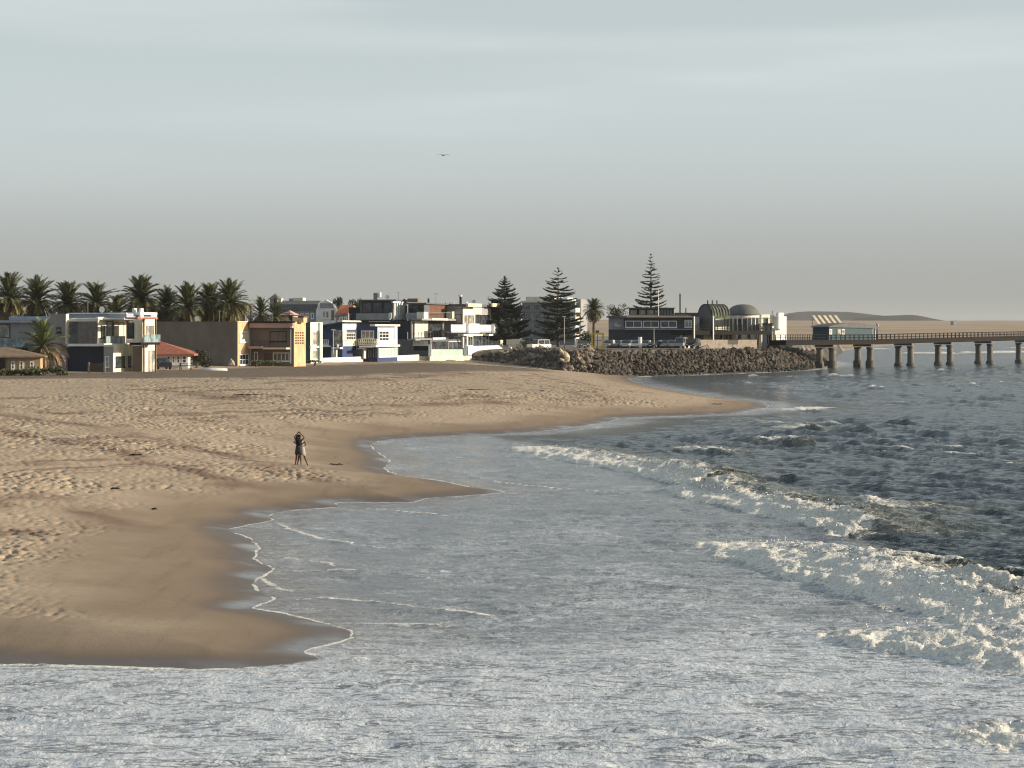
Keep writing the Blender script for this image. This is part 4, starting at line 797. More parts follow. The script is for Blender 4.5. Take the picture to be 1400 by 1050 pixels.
b = Bld('quay_store', 'low grey store with pale doorway under the white quay block', 'store', 1056, 474, 496, 5)
v = b.vol('wall', 'grey_plaster', 1043, 1056, 1066, 443.5, 478, L=6, sink=2); b.panel('doorway', 'navy_paint', 'end', v, 1050, 1054.5, 456, 470); b.vol('roof', 'black_metal', 1042, 1057, 1067, 442, 443.4, y0=-.4, L=7)
# timber deck on props with its rails, roofs and benches
A, B_ = at(940, 452, 462), at(1046, 452, 478); o = empty('timber_deck', A, math.atan2(B_.y-A.y, B_.x-A.x), 'raised timber deck on slanting props in front of the dome', 'deck'); L = (B_-A).length
MB().box(0, L, -1.5, 4.5, -.85, 0).build('deck_floor', M['dark_timber'], o)
for i in range(17): MB().box(L*i/16-.05, L*i/16+.05, -1.5, -1.4, .002, 1.15).build('rail_post', M['dark_timber'], o)
for z in (.4, .75, 1.12): MB().box(-.1, L+.1, -1.58, -1.505, z, z+.08).build('rail', M['dark_timber'], o)
for i, x in enumerate(np.linspace(.8, L-.5, 9)):
    sl_ = (-1)**i*.45; MB().bar((x, -1.1, -.86), (x+sl_, -1.1, -4.6), .28).build('prop', M['dark_timber'], o); MB().bar((x+.8, 2.5, -.86), (x+.8-sl_, 2.5, -4.6), .26).build('prop', M['timber'], o)
for x in (L*.42, L*.56, L*.70, L*.84, L*.97): MB().box(x-.08, x+.08, -1.2, -1.04, .002, 2.5).build('roof_post', M['dark_timber'], o)
MB().box(L*.40, L*1.0, -1.6, 2.5, 2.5, 2.62).build('awning', M['grey_roof'], o)
for i in range(3): MB().box(L*(.1+.28*i), L*(.1+.28*i)+2.2, 3.0, 4.4, -4.4, -.9).build('store_wall', M['cream_plaster'], o)
for x in (.0, L*.24): MB().box(x-.15, x+.15, -1.9, -1.6, -4, 2.9).build('light_column', M['grey_metal'], o)
wall_thing('quay_wall', 'long pale low wall on top of the rocks beside the parked cars', 'wall', 955, 1035, 452, 462, 464.5, 471, 'stone_wall')
# --- the pier
PA, PB = Vector((kx(1062)*478, 478, 0)), Vector((kx(1475)*606, 606, 0)); pd = (PB-PA); PL = pd.length; pang = math.atan2(pd.y, pd.x); pd.normalize()
def pier_s(px): k = kx(px); return (k*PA.y-PA.x)/(pd.x-k*pd.y)
dz0 = at(1190, 464.5, (PA+pd*pier_s(1190)).y).z; dz1 = at(1400, 459.6, (PA+pd*pier_s(1400)).y).z
sa, sb = pier_s(1190), pier_s(1400); slope = (dz1-dz0)/(sb-sa)
def deckz(s): return dz0+slope*(max(s, sa)-sa)
pier = empty('pier', (PA.x, PA.y, 0), pang, 'long grey pier on paired concrete columns reaching out over the sea at right', 'pier')
Wd = 2.3
def seg(name, m, y0, y1, zt, zb, s0=0, s1=None):
    s1 = PL if s1 is None else s1; mb = MB(); ks = [s0]+([sa] if s0 < sa < s1 else [])+[s1]
    for a, c in zip(ks[:-1], ks[1:]):
        mb.add([(a,y0,deckz(a)+zb),(c,y0,deckz(c)+zb),(c,y1,deckz(c)+zb),(a,y1,deckz(a)+zb),(a,y0,deckz(a)+zt),(c,y0,deckz(c)+zt),(c,y1,deckz(c)+zt),(a,y1,deckz(a)+zt)], [(0,3,2,1),(4,5,6,7),(0,1,5,4),(2,3,7,6)]+([(3,0,4,7)] if a == ks[0] else [])+([(1,2,6,5)] if c == ks[-1] else []))
    return mb.build(name, M[m], pier)
seg('deck', 'dark_timber', -Wd, Wd, .06, -.14); seg('girder', 'dark_timber', -Wd+.05, -Wd+.5, -.142, -1.0); seg('girder', 'dark_timber', Wd-.5, Wd-.05, -.142, -1.0)
for sgn in (-1, 1):
    for z in (.5, 1.12): seg('handrail', 'dark_timber', sgn*(Wd-.08)-.05, sgn*(Wd-.08)+.05, z+.09, z, 1, PL)
me = MB().box(-.06, .06, -.06, .06, 0, 1.11).mesh('railing_post', M['dark_timber'])
s_ = 1.0
while s_ < PL:
    for sgn in (-1, 1):
        p_ = bpy.data.objects.new('railing_post', me); link(p_, pier); p_.location = (s_, sgn*(Wd-.2), deckz(s_)+.06)
    s_ += 2.1
shaft = lathe([(.80,-7),(.76,-.4),(.70,3.9),(.70,3.901),(.84,4.05),(.84,4.5)], 10).mesh('column', M['concrete'], True); foot = lathe([(1.0,-7),(1.0,.9),(.76,1.2)], 12).mesh('column_foot', M['wet_concrete'], True)
for px, big in ((1129, 1), (1181, 1), (1236.5, 0), (1290.5, 0), (1345.5, 0), (1400.5, 0), (1455, 0)):
    s0 = pier_s(px)
    for sgn in (-1, 1):
        c_ = bpy.data.objects.new('column', shaft); link(c_, pier); c_.location = (s0, sgn*(Wd-.75), 0); c_.scale = (1, 1, (deckz(s0)-1.6)/4.5)
        f_ = bpy.data.objects.new('column_foot', foot); link(f_, c_); f_.scale = (1, 1, .6+.8*big)
    MB().box(s0-.8, s0+.8, -Wd+.02, Wd-.02, deckz(s0)-1.5, deckz(s0)-1.004).build('cross_head', M['concrete'], pier)
# kiosk on the pier with a curved dark roof and a striped tent behind it
s0 = pier_s(1122); s1 = pier_s(1189); P0 = PA+pd*s0; kl = s1-s0
o = empty('pier_kiosk', (P0.x, P0.y, deckz(s0)+.06), pang, 'dark kiosk with low curved roof standing on the pier', 'kiosk')
MB().box(.2, kl-2.2, -1.9, 2.0, 0, 2.7).build('wall', pm('kiosk_teal', (.05,.085,.10), .7, .15), o); MB().box(kl-2.198, kl-.1, -1.9, 2.0, 0, 2.2).build('porch', M['tug_pale'], o); MB().box(3.4, 5.2, -1.97, -1.904, 0, 2.5).build('shutter', M['teal_paint'], o)
prof = [(-.4, 2.72), (kl+.2, 2.5), (kl+.2, 2.75)]+[(x, 2.85+.85*math.sin(math.pi*min(max((x+.4)/(kl+.6), 0), 1))**.7) for x in np.linspace(kl-.2, -.3, 12)]
MB().slab(prof, 'y', -2.25, 2.3).build('roof', M['grey_roof'], o)
for i in range(4):
    f_ = MB().box(.9+i*1.9-.62, .9+i*1.9+.62, -1.97, -1.904, 1.2, 2.3).build('window', M['frame_white'], o) if i not in (1,) else None
    if f_: MB().box(.9+i*1.9-.52, .9+i*1.9+.52, -1.99, -1.972, 1.3, 2.2).build('pane', M['sheer_glass'], f_)
for x in (kl-1.6, kl-.3): MB().box(x-.08, x+.08, -2.1, -1.94, 0, 2.45).build('post', M['dark_timber'], o)
MB().bar((kl-.9, -2.2, 3.6), (kl-.2, -2.2, 2.8), .5, .12).build('roof_sign', M['white_paint'], o)
o = empty('striped_tent', at(1121, 446, 560), math.radians(10), 'cream and grey striped tent roof behind the pier kiosk', 'tent')
Lt = 6.3
for i in range(9):
    x0, x1 = Lt*i/9, Lt*(i+1)/9; MB().add([(x0,-.2,.0+0),(x1-.01,-.2,0),(x1-.01-1.2,2.6,2.7),(x0-1.2,2.6,2.7),(x0,-.2,-.1),(x1-.01,-.2,-.1),(x1-.01-1.2,2.6,2.6),(x0-1.2,2.6,2.6)], [(0,1,2,3),(7,6,5,4),(0,4,5,1),(1,5,6,2),(2,6,7,3),(3,7,4,0)]).build('canvas_stripe', M['cream_plaster' if i % 2 == 0 else 'brown_roof'], o)
for x in (0, Lt-.1, -1.2, Lt-1.3):
    y = -.15 if x >= 0 and x in (0, Lt-.1) else 2.5; MB().box(x, x+.1, y, y+.1, -4, -.1 if y < 0 else 2.55).build('tent_pole', M['grey_metal'], o)
o = empty('desert_hut', at(1305, 438.5, 3200), 0, 'tiny pale hut on the skyline of the desert shore', 'hut')
MB().box(-2, 3, -3, 3, -6, .4).build('wall', M['white_paint'], o); MB().box(-5, -2.01, -3, 3, -6, -.6).build('annex', M['taupe_plaster'], o)
# --- rock sea wall: dressed boulders piled on a rubble bank
top = []
for (x, y, z), py in zip(rock_toe, (477.5, 475, 474, 476.5, 476.5, 476, 475, 474.5, 473, 474, 474, 476, 478)):
    nx_, ny_ = RN[len(top)]; Y_ = y+ny_*6.5; top.append((x+nx_*6.5, Y_, EYE-(py+3.6-HY)/F*Y_))
rv = empty('rock_sea_wall', (20, 410, 0), 0, 'bank of heaped grey brown boulders holding up the car park', 'sea wall')
off = Vector((20, 410, 0)); rr = random.Random(3)
toe = [Vector(p)-Vector((0,0,.9 if p[2] < .5 else .5)) for p in rock_toe]; tp = [Vector(p) for p in top]
mb = MB(); N = len(toe)
for i in range(N-1):
    a, b_, c, d_ = toe[i]-off, toe[i+1]-off, tp[i+1]-off-Vector((0,0,.7)), tp[i]-off-Vector((0,0,.7)); e_ = Vector((RN[i][0]*5, RN[i][1]*5, -.6)); mb.add([a, b_, c, d_, d_+e_, c+e_], [(0,1,2,3),(3,2,5,4)])
mb.build('rubble_bank', pm('rubble', (.075,.062,.05), .95, .4, 1.5, .06), rv)
rock_m = []
for k, c in enumerate(((.19,.148,.11), (.12,.098,.076), (.23,.185,.138), (.055,.047,.040), (.085,.076,.062))): 
    t = NT('rock_stone'); p = t.pos(); n1 = t.noise(p, 1.8, 5, .6); sx = t.n('ShaderNodeSeparateXYZ'); t.t.links.new(p, sx.inputs[0])
    cc = t.mix(t.ss(n1, .3, .7), tuple(v*.6 for v in c), tuple(v*1.35 for v in c)); tide = t.ss(t.math('ADD', sx.outputs['Z'], t.math('MULTIPLY', t.noise(p, .5, 3), 1.2)), 2.0, 1.1)
    cc = t.mix(t.math('MULTIPLY', tide, .8), cc, (.026,.028,.023)); rock_m.append(t.done(t.bsdf(cc, t.mixf(tide, .9, .5), t.bump(t.noise(p, 9, 4), .05), 0, .2)))
pale_rock = pm('pale_rock', (.52,.44,.30), .85, .2, 1.5, .03)
rmesh = []
for k in range(12):
    bm = bmesh.new(); bmesh.ops.create_icosphere(bm, subdivisions=1, radius=1)
    for v_ in bm.verts:
        c = v_.co; c *= rr.uniform(.78, 1.1); c.x *= rr.uniform(.9, 1.05)
    for _ in range(7):
        nrm = Vector((rr.gauss(0,1), rr.gauss(0,1), rr.gauss(0,1))).normalized(); dd = rr.uniform(.55, .8)
        for v_ in bm.verts:
            h_ = v_.co.dot(nrm)-dd
            if h_ > 0: v_.co -= nrm*h_
    me = bpy.data.meshes.new('rock'); bm.to_mesh(me); bm.free(); rmesh.append(me)
cum = [0]
for i in range(N-1): cum.append(cum[-1]+(toe[i+1]-toe[i]).length*(1.0 if toe[i].x < 60 else .8))
cand = []
tot = cum[-1]; ns = int(tot/.92)
for j in range(11):
    for i in range(ns):
        s_ = (i+.5*(j % 2)+rr.uniform(-.3, .3))/ns*tot; k = max(q for q in range(N-1) if cum[q] <= max(s_, 0)); f_ = min(max((s_-cum[k])/(cum[k+1]-cum[k]), 0), 1); h_ = (j+rr.uniform(.1, .9))/11
        P = toe[k].lerp(toe[k+1], f_).lerp(tp[k].lerp(tp[k+1], f_), h_); hgt = (tp[k].z-toe[k].z)
        if hgt < 1.6 and j % 2: continue
        P += Vector((RN[k][0]*-.25, RN[k][1]*-.25, .05)); cand.append((P, rr.uniform(.32, .6)*(rr.uniform(1.5, 2.0) if rr.random() < .16 else 1)))
cand.sort(key=lambda c: -c[1]/c[0].y)
stuff_mb = MB()
for i, (P, r_) in enumerate(cand):
    me = rmesh[rr.randrange(12)]; sc = (r_*rr.uniform(.85, 1.5), r_*rr.uniform(.75, 1.1), r_*rr.uniform(.6, .95)); eu = Euler((rr.uniform(-.8, .8), rr.uniform(-1, 1), rr.uniform(0, 6.3)))
    if i < 296:
        mm = rr.choice(rock_m[:3] if P.x < 14 else rock_m[3:])
        o_ = bpy.data.objects.new('rock', me); link(o_, rv); o_.location = P-off; o_.rotation_euler = eu; o_.scale = sc
        if not me.materials: me.materials.append(mm)
        o_.material_slots[0].link = 'OBJECT'; o_.material_slots[0].material = mm
    else:
        R_ = eu.to_matrix(); stuff_mb.add([P-off+R_ @ Vector((v_.co.x*sc[0], v_.co.y*sc[1], v_.co.z*sc[2])) for v_ in me.vertices], [tuple(p.vertices) for p in me.polygons])
so_ = stuff_mb.build('rock', rock_m[4], rv); so_['kind'] = 'stuff'
for m_ in (rock_m[3], rock_m[4], rock_m[1], rock_m[3], rock_m[4]): so_.data.materials.append(m_)
ix = rng.integers(0, 5, len(cand)); so_.data.polygons.foreach_set('material_index', np.repeat(rng.integers(0, 6, len(so_.data.polygons)//80+1), 80)[:len(so_.data.polygons)].astype(np.int32))
# the pale boulders near the yellow frame
for px, py, r_, eu in ((768, 481, .75, (.3, .9, .2)), (775, 488, 1.15, (.2, 1.25, .5)), (768.5, 492, .6, (.1, .4, 1)), (792, 490, .45, (.3, .2, .7))):
    o_ = bpy.data.objects.new('rock', rmesh[int(px) % 12]); link(o_, rv); D_ = 389+(494-py)*.35; o_.location = at(px, py, D_-1.2)-off; o_.rotation_euler = eu; o_.scale = (r_*1.2, r_*.7, r_*.5)
    o_.material_slots[0].link = 'OBJECT'; o_.material_slots[0].material = pale_rock; o_['label'] = 'pale cream boulder'
# ------------------------------------------------------------------ trees and plants
def leafm(name, c, var=.35, rough=.6):
    t = NT(name); n = t.noise(t.pos(), 1.1, 4, .6); i_ = t.n('ShaderNodeObjectInfo').outputs['Random']
    f = t.math('MULTIPLY', t.ss(n, .25, .75, 1-var, 1+var), t.ss(i_, 0, 1, 1-var*.6, 1+var*.6, 'LINEAR'))
    s = t.n('ShaderNodeVectorMath', operation='SCALE'); s.inputs[0].default_value = c; t.t.links.new(f, s.inputs['Scale'])
    return t.done(t.bsdf(s.outputs[0], rough, None, 0, .3))
frond_m = [leafm('palm_green', (.075,.085,.032)), leafm('palm_olive', (.115,.105,.042)), leafm('palm_dry', (.19,.125,.065)), leafm('palm_fresh', (.13,.16,.045))]
bark = pm('palm_bark', (.17,.13,.095), .95, .3, 2.5, .06); bark2 = pm('pine_bark', (.10,.08,.065), .95, .3, 2, .05)
pine_m = leafm('pine_needles', (.046,.056,.041)); tree_m = leafm('tree_leaves', (.05,.062,.028)); shrub_m = leafm('shrub_leaves', (.075,.085,.035)); dry_m = leafm('dry_grass', (.20,.16,.08))
def frond_mesh(k, Lf=3.6):
    r = random.Random(40+k); mb = MB(); n = 17; cur = (.55, .85, 1.15, 1.5)[k % 4]; pts = []
    x = z = 0.0; a = .18
    for i in range(n+1):
        pts.append(Vector((x, 0, z))); x += math.cos(a)*Lf/n; z += math.sin(a)*Lf/n; a -= cur/n*(1+.6*i/n)
    mb.tube(pts, [.05*(1-i/(n+1))+.008 for i in range(n+1)], 3, False)
    for i in range(2, n+1):
        t = i/n; Ll = .80*min(1, .35+t*1.6)*(1 if t < .75 else 1-(t-.75)*2.2); d = (pts[i]-pts[i-1]).normalized(); u = Vector((-d.z, 0, d.x))
        for s in (-1, 1):
            for h in (0, .5):
                p = pts[i-1].lerp(pts[i], h); e = (d*.75+Vector((0, s*.62, 0))+u*r.uniform(.05, .35)).normalized()*Ll*r.uniform(.8, 1.1); w = d*.07
                mid = p+e*.55; tip = p+e-Vector((0, 0, .10*Ll))
                mb.add([p-w*.5, p+w*.5, mid+w, mid-w, tip], [(0,1,2,3),(3,2,4)])
    me = bpy.data.meshes.new('frond'); me.from_pydata(mb.v, [], mb.f); me.materials.append(frond_m[0]); return me
fmesh = [frond_mesh(k) for k in range(4)]
def palm(px, pyc, D, label, R=3.6, zb=3.2, nf=112, group=None, seed=0, fresh=False, lean=0.0, droop=-62):
    r = random.Random(100+seed); c = at(px, pyc, D); o = empty('palm_tree', (c.x-lean*.59, c.y, zb-.3), 0, label, 'palm tree', group)
    h = c.z-zb+.3; mb = MB(); lx = lean
    pts = [(lx*math.sin(t*1.4)*.6, 0, h*t) for t in np.linspace(0, 1, 9)]
    mb.tube(pts, [.46]+[.36-.05*t+.03*(i % 2) for i, t in enumerate(np.linspace(0, 1, 7))]+[.5], 9); tr_ = mb.build('trunk', bark, o, True)
    for i in range(nf):
        t = i/(nf-1); el = math.radians(86+(droop-86)*t**.85+r.uniform(-7, 7)); az = i*2.39996+r.uniform(-.25, .25)
        k = 0 if el > 1.0 else (1 if el > .35 else r.choice((1, 2, 2)) if el > -.3 else r.choice((2, 3)))
        f = bpy.data.objects.new('frond', fmesh[k]); link(f, o); f.location = (pts[-1][0]+.12*math.cos(az), .12*math.sin(az), h+.12-.5*t)
        f.rotation_euler = Euler((r.uniform(-.25, .25), -el, az)); s = R/3.6*r.uniform(.85, 1.1); f.scale = (s, s, s)
        f.material_slots[0].link = 'OBJECT'; f.material_slots[0].material = frond_m[3] if fresh and t < .45 else frond_m[0 if t < .45 else 1 if t < .74 else 2]
    return o
PG = 'palms behind the seafront houses'
for i, (px, py, D, R, lb) in enumerate([
 (12,402,345,4.1,'leftmost tall palm, cut by the left edge of the frame behind the flat-roofed house'),
 (51,404,352,3.9,'second palm from the left, its crown above the grey house wing'),
 (93,408,348,3.7,'palm rising right behind the white corner of the stair tower'),
 (132,408,352,3.6,'palm behind the flat blue roof, left of the white roof blocks'),
 (160,420,362,3.0,'low dim palm in the gap between two taller crowns behind the cream house'),
 (193,403,346,3.9,'tall palm with wide crown above the white roof blocks of the cream house'),
 (228,413,352,3.4,'palm over the left end of the long brown wall'),
 (257,412,346,3.7,'palm over the middle of the long brown wall with drooping dry fronds'),
 (287,410,352,3.6,'palm over the long brown wall, second from its right end'),
 (314,407,348,3.7,'rightmost tall palm of the row, above the right end of the brown wall')]):
    palm(px, py+8, D, lb, R*1.0, group=PG, seed=i, zb=3.2, droop=-84, lean=random.Random(i).uniform(-1.3, 1.3))
palm(357, 429, 428, 'short dark palm beside the street lamp behind the orange house', 3.3, group='low palms behind the orange house', seed=20, zb=4, nf=52)
palm(377, 433, 424, 'lower spreading palm left of the pinkish tiled roof', 3.2, group='low palms behind the orange house', seed=21, zb=4, nf=52)
palm(58, 473, 276, 'squat palm with fresh green fronds in front of the grey house wing', 3.3, seed=22, nf=46, fresh=True, zb=3.0, droop=-38)
palm(812, 424, 520, 'tall palm with trailing dead fronds beside the apartment block', 2.7, seed=23, zb=4.2, nf=130, droop=-88)
def branch_mesh(k):
    r = random.Random(70+k); mb = MB(); n = 9; pts = [Vector((t*2.6, 0, -.22*math.sin(t*math.pi*.75)+.42*t**2.2)) for t in np.linspace(0, 1, n)]
    mb.tube(pts, [.05*(1-.75*i/n) for i in range(n)], 3, False)
    for i in range(2, n):
        for s in (-1, 1):
            for h in (0, .5):
                p = pts[i-1].lerp(pts[i], h); Lb = .75*(1-.62*abs(i/n-.45))*r.uniform(.8, 1.15); e = Vector((.62, s*.78, .16+r.uniform(-.08, .18))).normalized()*Lb
                q = [p, p+e*.5+Vector((0,0,.02)), p+e+Vector((0,0,.10))]; mb.tube(q, [.05, .085, .02], 4, False)
    mb.tube([pts[1], pts[n//2]+Vector((0,0,.03)), pts[-1]+Vector((.1,0,.05))], [.06, .10, .04], 4, False)
    return mb.mesh('branch', pine_m)
bmesh_ = [branch_mesh(k) for k in range(3)]
def pine(px, pyt, pyb, D, halfw, label, tiers, seed, bare=0.0, prof=1.0):
    fat = .78 if bare else 1.1
    r = random.Random(seed); c = at(px, pyb, D); o = empty('norfolk_pine', c, r.uniform(0, 6), label, 'pine tree', 'Norfolk pines along the seafront')
    h = at(px, pyt, D).z-c.z; MB().tube([(0,0,h*t) for t in np.linspace(0, 1, 8)], [.34*(1-t)+.03 for t in np.linspace(0, 1, 8)], 7).build('trunk', bark2, o, True)
    Rm = halfw*D/F
    for i in range(tiers):
        t = i/(tiers-1); z = h*(.10+.885*t**.93); R = Rm*(1-t)**prof*.97+.28; n = 7 if t < .5 else 6 if t < .85 else 5
        if bare and r.random() < bare*.35: R *= .75
        for j in range(n):
            if r.random() < bare*.22: continue
            b_ = bpy.data.objects.new('branch', bmesh_[r.randrange(3)]); link(b_, o); b_.location = (0, 0, z+r.uniform(-.12, .12))
            s = R/2.7*r.uniform(.78, 1.1); b_.scale = (s, max(s*1.1*fat, .30), max(s*fat, .36)); b_.rotation_euler = Euler((r.uniform(-.2, .2), -r.uniform(-.10, .22)-(.5*(t-.82)*4 if t > .82 else 0), (j+.5*(i % 2))*2*math.pi/n+r.uniform(-.25, .25)))
    return o
pine(690, 378, 472, 462, 37, 'dense dark Norfolk pine right behind the white balcony house', 24, 1, 0, .72)
pine(763, 366, 474, 462, 40, 'open-crowned Norfolk pine with bare top tiers before the apartment block', 20, 5, .6, .62)
pine(890, 347, 470, 505, 29, 'tallest Norfolk pine with thin pointed top behind the blue restaurant', 24, 9, .35, .78)
def clump(mb, c, rad, n, size, r):
    for _ in range(n):
        while True:
            p = Vector((r.uniform(-1, 1), r.uniform(-1, 1), r.uniform(-1, 1)))
            if .25 < p.length < 1: break
        q = Vector(c)+Vector((p.x*rad[0], p.y*rad[1], p.z*rad[2])); R_ = Euler((r.uniform(0, 6), r.uniform(0, 6), r.uniform(0, 6))).to_matrix(); s = size*r.uniform(.6, 1.3)
        mb.add([q+R_ @ Vector(v)*s for v in ((-1,-.4,0),(0,-.5,.2),(1,0,0),(0,.5,.2))], [(0,1,2,3)])
def leafy(name, px, py, D, w, h, label, cat, m, n=420, seed=0, trunk=True, lobes=6, zb=None, group=None, size=.2):
    """bush or small tree: px,py is its foot"""
    r = random.Random(seed); c = at(px, py, D); c.z = min(c.z, 3.2) if D < 300 else c.z; o = empty(name, c, 0, label, cat, group); mb = MB()
    for k in range(lobes):
        q = (r.uniform(-.32, .32)*w, r.uniform(-.3, .3)*w, h*(r.uniform(.45, .82) if trunk else r.uniform(.12, .62))); f = r.uniform(.22, .36); clump(mb, q, (w*f, w*f, h*f*.8), n//lobes, size, r)
    me = bpy.data.meshes.new('foliage'); me.from_pydata(mb.v, [], mb.f); me.materials.append(m); f_ = bpy.data.objects.new('foliage', me); link(f_, o)
    t_ = MB(); t_.tube([(0,0,-.5),(.05*w,0,h*.3),(0,.02*w,h*.62)], [.05*w+.04, .04*w+.03, .02*w+.02], 6)
    for k in range(4): a = k*1.6; t_.tube([(.05*w,0,h*.28),(math.cos(a)*w*.2, math.sin(a)*w*.2, h*.6)], [.03*w+.02, .01*w+.01], 5)
    t_.build('trunk' if trunk else 'stems', bark2, o); return o
leafy('dark_tree', 268, 503, 318, 3.6, 2.6, 'low wind-bent dark tree in front of the long brown wall', 'tree', tree_m, 900, 2, True, 7)
leafy('small_tree', 283, 503, 325, 2.0, 1.7, 'small dark bush right of the wind-bent tree', 'bush', tree_m, 320, 3, False)
leafy('round_tree', 844, 440, 540, 4.8, 4.2, 'round bushy treetop behind the left end of the restaurant', 'tree', tree_m, 900, 4, True, 8)
leafy('conifer', 462, 432, 540, 2.4, 4.6, 'small pointed conifer beside the curved white gable', 'tree', tree_m, 700, 5, True, 5)
leafy('broad_tree', 489, 434, 520, 4.0, 4.6, 'bushy treetop left of the glazed roof storey', 'tree', tree_m, 900, 6, True, 8)
for i, (px, py, w, h, lb) in enumerate([(8, 508, 2.8, .9, 'shrub at the left edge before the tan cottage'), (28, 508, 2.2, .9, 'shrub under the cottage windows'), (40, 508, 2.4, 1.4, 'taller shrub at the right cottage window'), (52, 508, 2.0, 1.0, 'shrub beside the squat palm trunk'), (79, 506, 2.2, 1.3, 'shrub at the foot of the stair tower')]):
    leafy('garden_shrub', px, py, 262, w, h, lb, 'shrub', shrub_m, 420, 20+i, False, 5, group='shrubs before the cottage', size=.15)
for i, (px, py, w, h, lb) in enumerate([(350, 498, 2.0, .8, 'low hedge bush left under the brown balcony'), (372, 498, 3.2, .8, 'low hedge bush under the middle of the brown balcony'), (392, 497, 2.4, .7, 'low hedge bush right under the brown balcony'), (430, 496, 3.2, .6, 'low scrub at the foot of the mint house')]):
    leafy('hedge_bush', px, py, 333+i*6, w, h, lb, 'bush', shrub_m, 300, 40+i, False, 5, group='low bushes along the promenade', size=.13)
for i, (px, py, w, h, lb) in enumerate([(722, 478, 5.5, 2.6, 'dark scrub left of the white parked car'), (800, 470, 3, 3.4, 'dark shrub behind the yellow frame')]):
    leafy('dark_shrub', px, py, 446, w, h, lb, 'shrub', tree_m, 600, 60+i, False, 6, group='dark shrubs by the car park', size=.2)
# ------------------------------------------------------------------ cars
def paint(name, c, metal=.3): 
    t = NT(name); n = t.noise(t.pos(obj=True), 1.2, 3); return t.done(t.bsdf(t.mix(n, tuple(v*.9 for v in c), c), .28, None, metal, .5))
tyre = pm('tyre_rubber', (.02,.02,.02), .9, .1); lamp_m = pm('lamp_glass', (.6,.6,.58), .2, .05); cg = glassm('car_glass', (.015,.018,.02), .05)
def car(px, py, D, rz, label, col, kind='hatch'):
    o = empty('parked_car', at(px, py, D), rz, label, 'car', 'cars parked behind the rocks')
    P = dict(hatch=[(-2.0,.35),(-2.05,.8),(-1.25,.98),(-.55,1.45),(.95,1.5),(1.75,1.0),(2.0,.9),(2.0,.35)], suv=[(-2.2,.42),(-2.25,1.0),(-1.25,1.12),(-.75,1.75),(1.95,1.8),(2.2,1.1),(2.2,.42)], sedan=[(-2.2,.35),(-2.25,.78),(-1.2,.92),(-.5,1.4),(.7,1.42),(1.4,1.0),(2.2,.95),(2.2,.35)], van=[(-2.3,.4),(-2.35,1.0),(-1.75,1.25),(-1.2,1.95),(2.3,2.0),(2.35,.4)])[kind]
    zb = 1.0 if kind in ('suv', 'van') else .92; top = max(p[1] for p in P); w = .86
    low = [p for p in P if p[1] <= zb+.14 or p[1] <= 1.0]; m = paint('car_paint', col)
    lowp = [(x, min(z, zb)) for x, z in P]
    MB().slab(lowp, 'y', -w, w).build('body', m, o)
    cab = [p for p in P if p[1] >= zb]; c0 = [(cab[0][0]-.02, zb)]+cab+[(cab[-1][0]+.02, zb)] ; c0 = [(max(min(x, 2.2), -2.0), z) for x, z in c0]
    n = len(c0); vs = [(x, -w+(.02 if z <= zb+.02 else .14), z+.001) for x, z in c0]+[(x, w-(.02 if z <= zb+.02 else .14), z+.001) for x, z in c0]
    MB().add(vs, [tuple(range(n)), tuple(range(2*n-1, n-1, -1))]+[(i, n+i, n+(i+1) % n, (i+1) % n) for i in range(n)]).build('cabin', cg, o)
    xs = [x for x, z in c0 if z > zb+.3]; MB().box(min(xs)+.05, max(xs)-.03, -w+.13, w-.13, top-.02, top+.05).build('roof', m, o)
    for x in (min(xs), (min(xs)+max(xs))/2, max(xs)-.1):
        for s in (-1, 1): MB().bar((x-(.25 if x == min(xs) else 0), s*(w-.03), zb), (x+.03, s*(w-.12), top), .09).build('pillar', m, o)
    for x in (-1.35, 1.35):
        for s in (-1, 1):
            wh = MB().tube([(x, s*(w-.18), .33), (x, s*(w+.01), .33)], .33, 12).build('wheel', tyre, o); MB().tube([(x, s*(w+.012), .33), (x, s*(w+.03), .33)], .19, 8).build('rim', M['grey_metal'], wh)
    for s in (-1, 1):
        MB().box(-2.29, -2.0, s*.62-.17, s*.62+.17, .62, .78).build('headlight', lamp_m, o); MB().box(-.95, -.75, s*(w+.09)-.09, s*(w+.09)+.09, zb+.02, zb+.17).build('mirror', m, o)
    MB().box(-2.3, -2.05, -.35, .35, .42, .53).build('number_plate', M['white_paint'], o)
    return o
W_, Si, Bk, Da, Bu = (.78,.78,.76), (.42,.44,.45), (.03,.03,.035), (.12,.13,.14), (.10,.15,.22)
car(737, 478, 424, .65, 'white off-road car parked alone between the rocks and the pines', W_, 'suv')
CL = [(796, Da, 'sedan', 1.75, 'dark saloon left of the yellow frame'), (833, Si, 'hatch', 1.2, 'silver hatchback just right of the yellow frame'), (846, Si, 'sedan', 1.0, 'silver saloon second from the yellow frame'), (857, Si, 'hatch', 1.3, 'silver hatchback left of the pale info pillar'), (868, W_, 'hatch', 1.4, 'white small car just left of the pale info pillar'),
 (883, Si, 'sedan', 1.2, 'silver saloon just right of the pale info pillar'), (897, Bk, 'sedan', 1.0, 'black saloon behind the lamp post'), (908, Si, 'hatch', 1.3, 'pale silver hatchback right of the lamp post'), (918, W_, 'hatch', 1.5, 'white small car left of the tall white roofed van'), (931, Si, 'van', 1.3, 'silver van with white roof, tallest in the car row'), (948, Bk, 'suv', 1.2, 'black off-road car at the right end of the row')]
for i, (px, c, k, rz, lb) in enumerate(CL): car(px, 475.8, 440+(i % 3)*1.5, rz, lb, c, k)
car(222, 505, 297, -1.25, 'dark car half hidden between the cream house and the red-roofed cottage', Bk, 'sedan')
